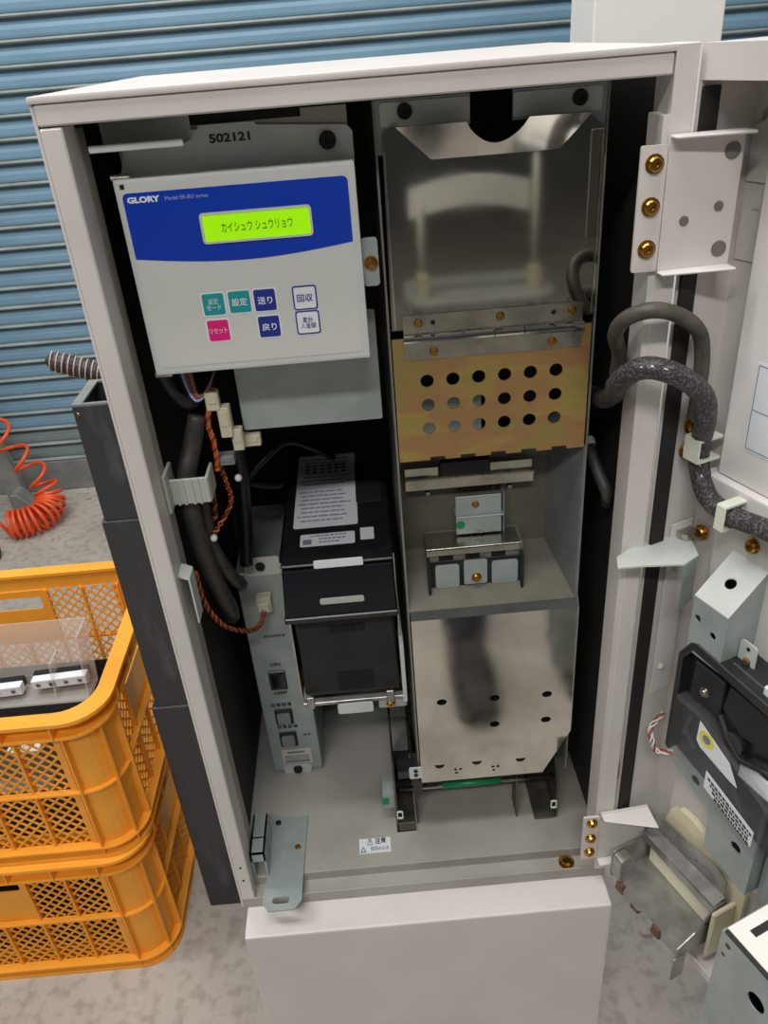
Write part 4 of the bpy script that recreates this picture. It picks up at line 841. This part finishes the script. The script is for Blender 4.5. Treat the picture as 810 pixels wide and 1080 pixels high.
m = MB(); m.cyl((-.935,1.83,-.375),(-.925,1.83,-.375),.012,14); build(m, 'bolt', 'white_plastic', gm)
ck = thing('caster_wheel', (-1.0,1.50,0), 'black caster wheel at the left edge of the floor', 'wheel')
m = MB(); m.tube([(-.985,1.535,-.385),(-1.02,1.535,-.385)], .035, 18); build(m, 'tyre', 'black_matte', ck, bevel=.004)
m = MB(); m.tube([(-.984,1.535,-.385),(-1.021,1.535,-.385)], .014, 14); build(m, 'hub', 'grey_machine', ck)
# tall white box behind the cabinet
wbx = thing('white_column', (.60,.56,0), 'tall white box standing behind the right corner of the cabinet', 'column')
m = MB(); m.box(.517,.676,.50,.61,-.42,1.55); build(m, 'body', 'white_plastic', wbx, bevel=.002)
m = MB(); m.box(.507,.686,.49,.62,-.42,-.38); build(m, 'plinth', 'grey_machine', wbx, bevel=.002)

# ================================================================== seen only mirrored in the stainless covers: a chair, and boots added to stand in for the viewer's legs
ch = thing('chair', (.70,-2.55,0), 'white backed chair mirrored in the upper stainless cover', 'chair')
m = MB(); m.rprism(.40,1.00,-2.76,-2.38,.09,'xy',-.035,.0,6); build(m, 'seat', 'grey_plastic', ch, bevel=.008)
m = MB(); m.loft([[(.43+.47*t, -2.50+.05*math.cos((t-.5)*math.pi)-d, z+.045*math.sin(t*math.pi)) for d, z in ((0,.29),(0,.40),(.014,.40),(.014,.29))] for t in [k/12 for k in range(13)]]); build(m, 'backrest', 'white_plastic', ch, bevel=.003)
for x, zt in ((.47,.36),(.915,.50)):
    m = MB(); m.cyl((x,-2.47,.03),(x,-2.47,zt),.013,12); pst = build(m, 'post', 'paper_cream', ch, smooth=True)
    m = MB(); m.box(x-.022,x+.022,-2.495,-2.445,.0,.09); build(m, 'joint', 'cream', pst, bevel=.004)
for x in (.45,.95):
    for y in (-2.71,-2.43): m = MB(); m.cyl((x,y,-.035),(x+(.02 if x > .7 else -.02),y,-.42),.012,10); build(m, 'leg', 'steel', ch, smooth=True)
for cx, ty, lab in ((.395,-.545,'dark boot added for a leg of the viewer, mirrored as the broad dark shape in the lower cover'),(.655,-.57,'dark boot added for a leg of the viewer, mirrored as a thin sliver in the lower cover')):
    bt = thing('leg_stand_in', IDF((cx,ty-.15,-.42)), lab, 'leg_stand_in', 'added stand-ins for the legs of the viewer')
    def sec(y, hw, z0, z1): return [(cx-hw,y,z0),(cx-hw*1.02,y,(z0+z1)/2),(cx-hw*.6,y,z1),(cx+hw*.6,y,z1),(cx+hw*1.02,y,(z0+z1)/2),(cx+hw,y,z0)]
    m = MB(); m.loft([sec(ty-.29,.036,-.405,-.34),sec(ty-.25,.042,-.405,-.31),sec(ty-.17,.043,-.405,-.305),sec(ty-.10,.050,-.405,-.335),sec(ty-.04,.047,-.405,-.352),sec(ty,.026,-.405,-.375)]); build(m, 'upper', 'leather', bt, bevel=.004)
    m = MB(); m.loft([[(cx+q[0]*k,ty-.225+q[1]*k*1.1-(z+.33)*.12,z) for q in circ(0,0,1,14)] for z, k in ((-.34,.052),(-.28,.060),(-.18,.066),(-.06,.072))]); build(m, 'shaft', 'denim', bt, smooth=True)
    m = MB(); m.rprism(cx-.048,cx+.048,ty-.295,ty+.003,.045,'xy',-.42,-.405,6); build(m, 'sole', 'black_matte', bt)
wf = MB(); wf.box(-4.6,4.6,-7.1,-7.0,-.42,2.6); o = build(wf, 'wall_front', 'grey_machine', base=(0,-7,0)); tag(o, 'plain grey wall far in front of the machine', 'wall', kind='structure')

for z, lab in ((.0145-ZB,'black tray added to darken the inside of the lower orange crate'),(CZ+.0145,'black tray added to darken the upper orange crate under the covers')):
    root = thing('dark_filler', IDF((-.45,.38,z)), lab, 'tray', 'black trays added to darken the crates'); x0,x1,y0,y1 = -.66,-.245,.235,.53  # unseen trays added so the crates look dark behind their lattice
    m = MB(); m.box(x0,x1,y0,y1,z,z+.003); build(m, 'bottom', 'black_matte', root)
    for bb in ((x0,x1,y0,y0+.003),(x0,x1,y1-.003,y1),(x0,x0+.003,y0+.003,y1-.003),(x1-.003,x1,y0+.003,y1-.003)): m = MB(); m.box(*bb,z+.003,z+.095); build(m, 'side', 'black_matte', root)
